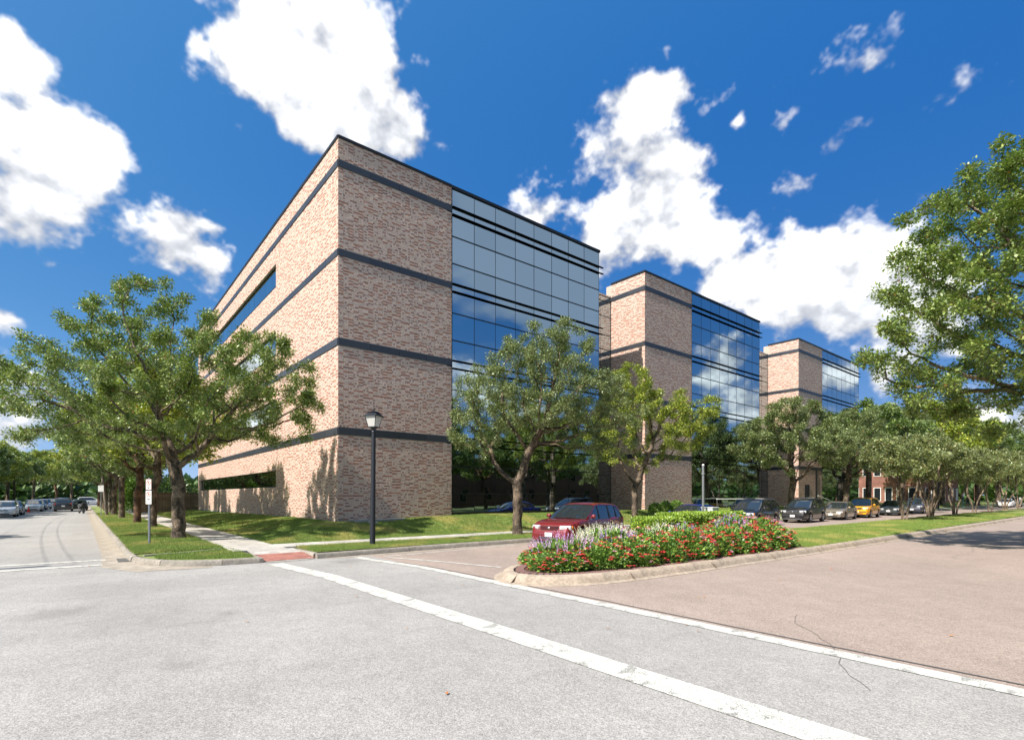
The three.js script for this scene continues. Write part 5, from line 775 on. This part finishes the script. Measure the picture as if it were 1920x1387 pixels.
// ---------------------------------------------------------------- houses and buildings in the distance
function house(name, label, x, z, w, h, d, wall, rows, cols, roofH, turn = 0, frame = M.white) {
  const g = thing(name, label, 'building', x, 0.0, z, turn); add('wall', box(w, h, d, 0, h / 2, 0), wall, g);
  if (roofH) { const s = new THREE.Shape([[-w / 2 - 0.4, 0], [w / 2 + 0.4, 0], [w / 2 - 1.5, roofH], [-w / 2 + 1.5, roofH]].map((p) => new THREE.Vector2(...p))), r = new THREE.ExtrudeGeometry(s, { depth: d + 0.8, bevelEnabled: false }); r.translate(0, h, -d / 2 - 0.4); add('roof', r, std({ color: rgb(0.12, 0.10, 0.09), roughness: 0.9 }), g); } else add('roof', box(w + 0.2, 0.25, d + 0.2, 0, h + 0.12, 0), M.roofing, g);
  const ph = h / rows; for (const f of [0, 1]) for (let j = 0; j < rows; j++) for (let i = 0; i < cols; i++) { const fw = f ? d : w, ww = Math.min(1.3, fw / cols * 0.55), px = (i + 0.5) / cols * fw - fw / 2, y = j * ph + ph * 0.55, fr = add('window', box(ww + 0.16, ph * 0.5 + 0.16, 0.08), frame, g); if (f) { fr.position.set(w / 2 * (x < 0 ? 1 : -1), y, px); fr.rotation.y = Math.PI / 2 * (x < 0 ? 1 : -1); } else fr.position.set(px, y, d / 2); add('pane', box(ww, ph * 0.5, 0.03, 0, 0, 0.04), M.clearDark, fr); }
}
const pale = std({ color: rgb(0.52, 0.49, 0.44), roughness: 0.9 }), cream = std({ color: rgb(0.55, 0.47, 0.36), roughness: 0.9 }), tan = std({ color: rgb(0.36, 0.31, 0.25), roughness: 0.9 }), redBrick = std({ color: rgb(0.42, 0.20, 0.15), map: rep(concTex, 0.4), roughness: 0.9 });
house('house', 'pale house with white windows behind the left street trees', -30, -66, 9, 5.5, 14, pale, 2, 4, 2.2); house('house', 'cream house deeper in the left street trees', -30, -92, 10, 6, 12, cream, 2, 4, 2.2); house('flat_roofed_building', 'tan flat roofed building above the left street trees', -34, -82, 8, 13.5, 30, tan, 4, 6, 0);
house('brick_house', 'red brick building with white windows beyond the third wing', 104, -6, 26, 8, 14, redBrick, 2, 9, 0); house('house', 'white house at the far road end near the right edge', 148, 14, 12, 7, 14, M.white, 2, 4, 2.5);

house('brick_house', 'long dark brick building added out of view across the road to darken the mirror glass', 42, 54, 120, 8, 12, std({ color: rgb(0.16, 0.085, 0.065), map: rep(concTex, 0.4), roughness: 0.9 }), 2, 24, 0, Math.PI, M.wood[1]);  // unseen, added so the ground floor glass mirrors something dark
// ---------------------------------------------------------------- the distant wood all round, one mass
{
  const r = mulberry(515), one = blob(616, 260, 1.5, dome(3.2, 5.2, 3.2, 0.5), darkBush), list = [];
  for (let k = 0; k < 620; k++) { const a = r() * 6.2832, d = 190 + 70 * r(), x = 20 + Math.cos(a) * d, z = -20 + Math.sin(a) * d; list.push([x, z, 1 + 0.9 * r()]); }
  const m = new THREE.InstancedMesh(one, M.leaf, list.length), o = new THREE.Object3D(); list.forEach(([x, z, s], i) => { o.position.set(x, -0.2, z); o.rotation.set(0, r() * 6, 0); o.scale.set(s * 1.3, s, s * 1.3); o.updateMatrix(); m.setMatrixAt(i, o.matrix); });
  m.name = 'distant_wood'; m.castShadow = m.receiveShadow = true; m.userData = { kind: 'stuff', label: 'dark green wood closing the horizon all round', category: 'wood' }; scene.add(m);
}
// ---------------------------------------------------------------- a person on the far pavement
{
  const J = { pelvis: [0, 0.95, 0], chest: [0.02, 1.28, 0], neck: [0.05, 1.48, 0], head: [0.08, 1.62, 0], hl: [0, 0.92, 0.09], kl: [0.14, 0.5, 0.10], al: [0.20, 0.09, 0.10], tl: [0.36, 0.05, 0.11], hr: [0, 0.92, -0.09], kr: [-0.06, 0.5, -0.10], ar: [-0.28, 0.12, -0.10], tr: [-0.14, 0.05, -0.11], sl: [0.03, 1.42, 0.18], el: [-0.10, 1.16, 0.24], wl: [0.02, 0.92, 0.24], fl: [0.06, 0.84, 0.23], sr: [0.03, 1.42, -0.18], er: [0.06, 1.15, -0.24], wr: [0.24, 0.98, -0.22], fr: [0.31, 0.95, -0.21] };
  const B = [['pelvis', 'chest', 0.14, 0.15], ['chest', 'neck', 0.15, 0.06], ['neck', 'head', 0.055, 0.09], ['head', 'head', 0.105, 0.105], ['hl', 'kl', 0.09, 0.06], ['kl', 'al', 0.06, 0.04], ['al', 'tl', 0.045, 0.035], ['hr', 'kr', 0.09, 0.06], ['kr', 'ar', 0.06, 0.04], ['ar', 'tr', 0.045, 0.035], ['sl', 'el', 0.055, 0.045], ['el', 'wl', 0.042, 0.032], ['wl', 'fl', 0.035, 0.02], ['sr', 'er', 0.055, 0.045], ['er', 'wr', 0.042, 0.032], ['wr', 'fr', 0.035, 0.02], ['sl', 'sr', 0.06, 0.06]];
  const N = 72, mc = new MarchingCubes(N, std({}), false, false, 60000); mc.isolation = 0; const S = 0.95;
  const dist = (p) => { let d = 1e9; for (const [a, b, ra, rb] of B) { const A = J[a], C = J[b], v = [C[0] - A[0], C[1] - A[1], C[2] - A[2]], w = [p[0] - A[0], p[1] - A[1], p[2] - A[2]], l = v[0] ** 2 + v[1] ** 2 + v[2] ** 2, t = l ? clamp((w[0] * v[0] + w[1] * v[1] + w[2] * v[2]) / l) : 0, e = Math.hypot(w[0] - v[0] * t, w[1] - v[1] * t, w[2] - v[2] * t) - lerp(ra, rb, t), k = 0.04, h = clamp(0.5 + 0.5 * (e - d) / k); d = lerp(e, d, h) - k * h * (1 - h); } return d; };
  for (let k = 0; k < N; k++) for (let j = 0; j < N; j++) for (let i = 0; i < N; i++) mc.field[i + j * N + k * N * N] = -dist([(i - N / 2) / (N / 2) * S, (j - N / 2) / (N / 2) * S + 0.88, (k - N / 2) / (N / 2) * S]);
  mc.update(); const n = mc.count, pos = mc.positionArray.slice(0, n * 3); for (let i = 0; i < n; i++) { pos[3 * i] *= S; pos[3 * i + 1] = pos[3 * i + 1] * S + 0.88; pos[3 * i + 2] *= S; }
  const g = new THREE.BufferGeometry(); g.setAttribute('position', new THREE.BufferAttribute(pos, 3)); g.setAttribute('normal', new THREE.BufferAttribute(mc.normalArray.slice(0, n * 3), 3)); g.setAttribute('uv', new THREE.BufferAttribute(new Float32Array(n * 2), 2));
  vcolor(g, (x, y, z) => (y > 1.5 ? (y > 1.66 || x < 0.05 ? [0.02, 0.015, 0.012] : [0.35, 0.2, 0.14]) : y > 0.93 && Math.abs(z) < 0.3 ? [0.02, 0.022, 0.03] : y > 0.5 ? [0.03, 0.03, 0.045] : y > 0.12 ? [0.30, 0.17, 0.12] : [0.02, 0.02, 0.02]));
  const person = thing('person', 'person in dark clothes walking on the far front pavement', 'person', 101, 0.19, 5.1, Math.PI); add('body', g, std({ vertexColors: true, roughness: 0.8 }), person); add('backpack', rbox(0.2, 0.42, 0.3, 0.07, -0.2, 1.22, 0), M.plastic, person);
}
renderer.render(scene, camera);
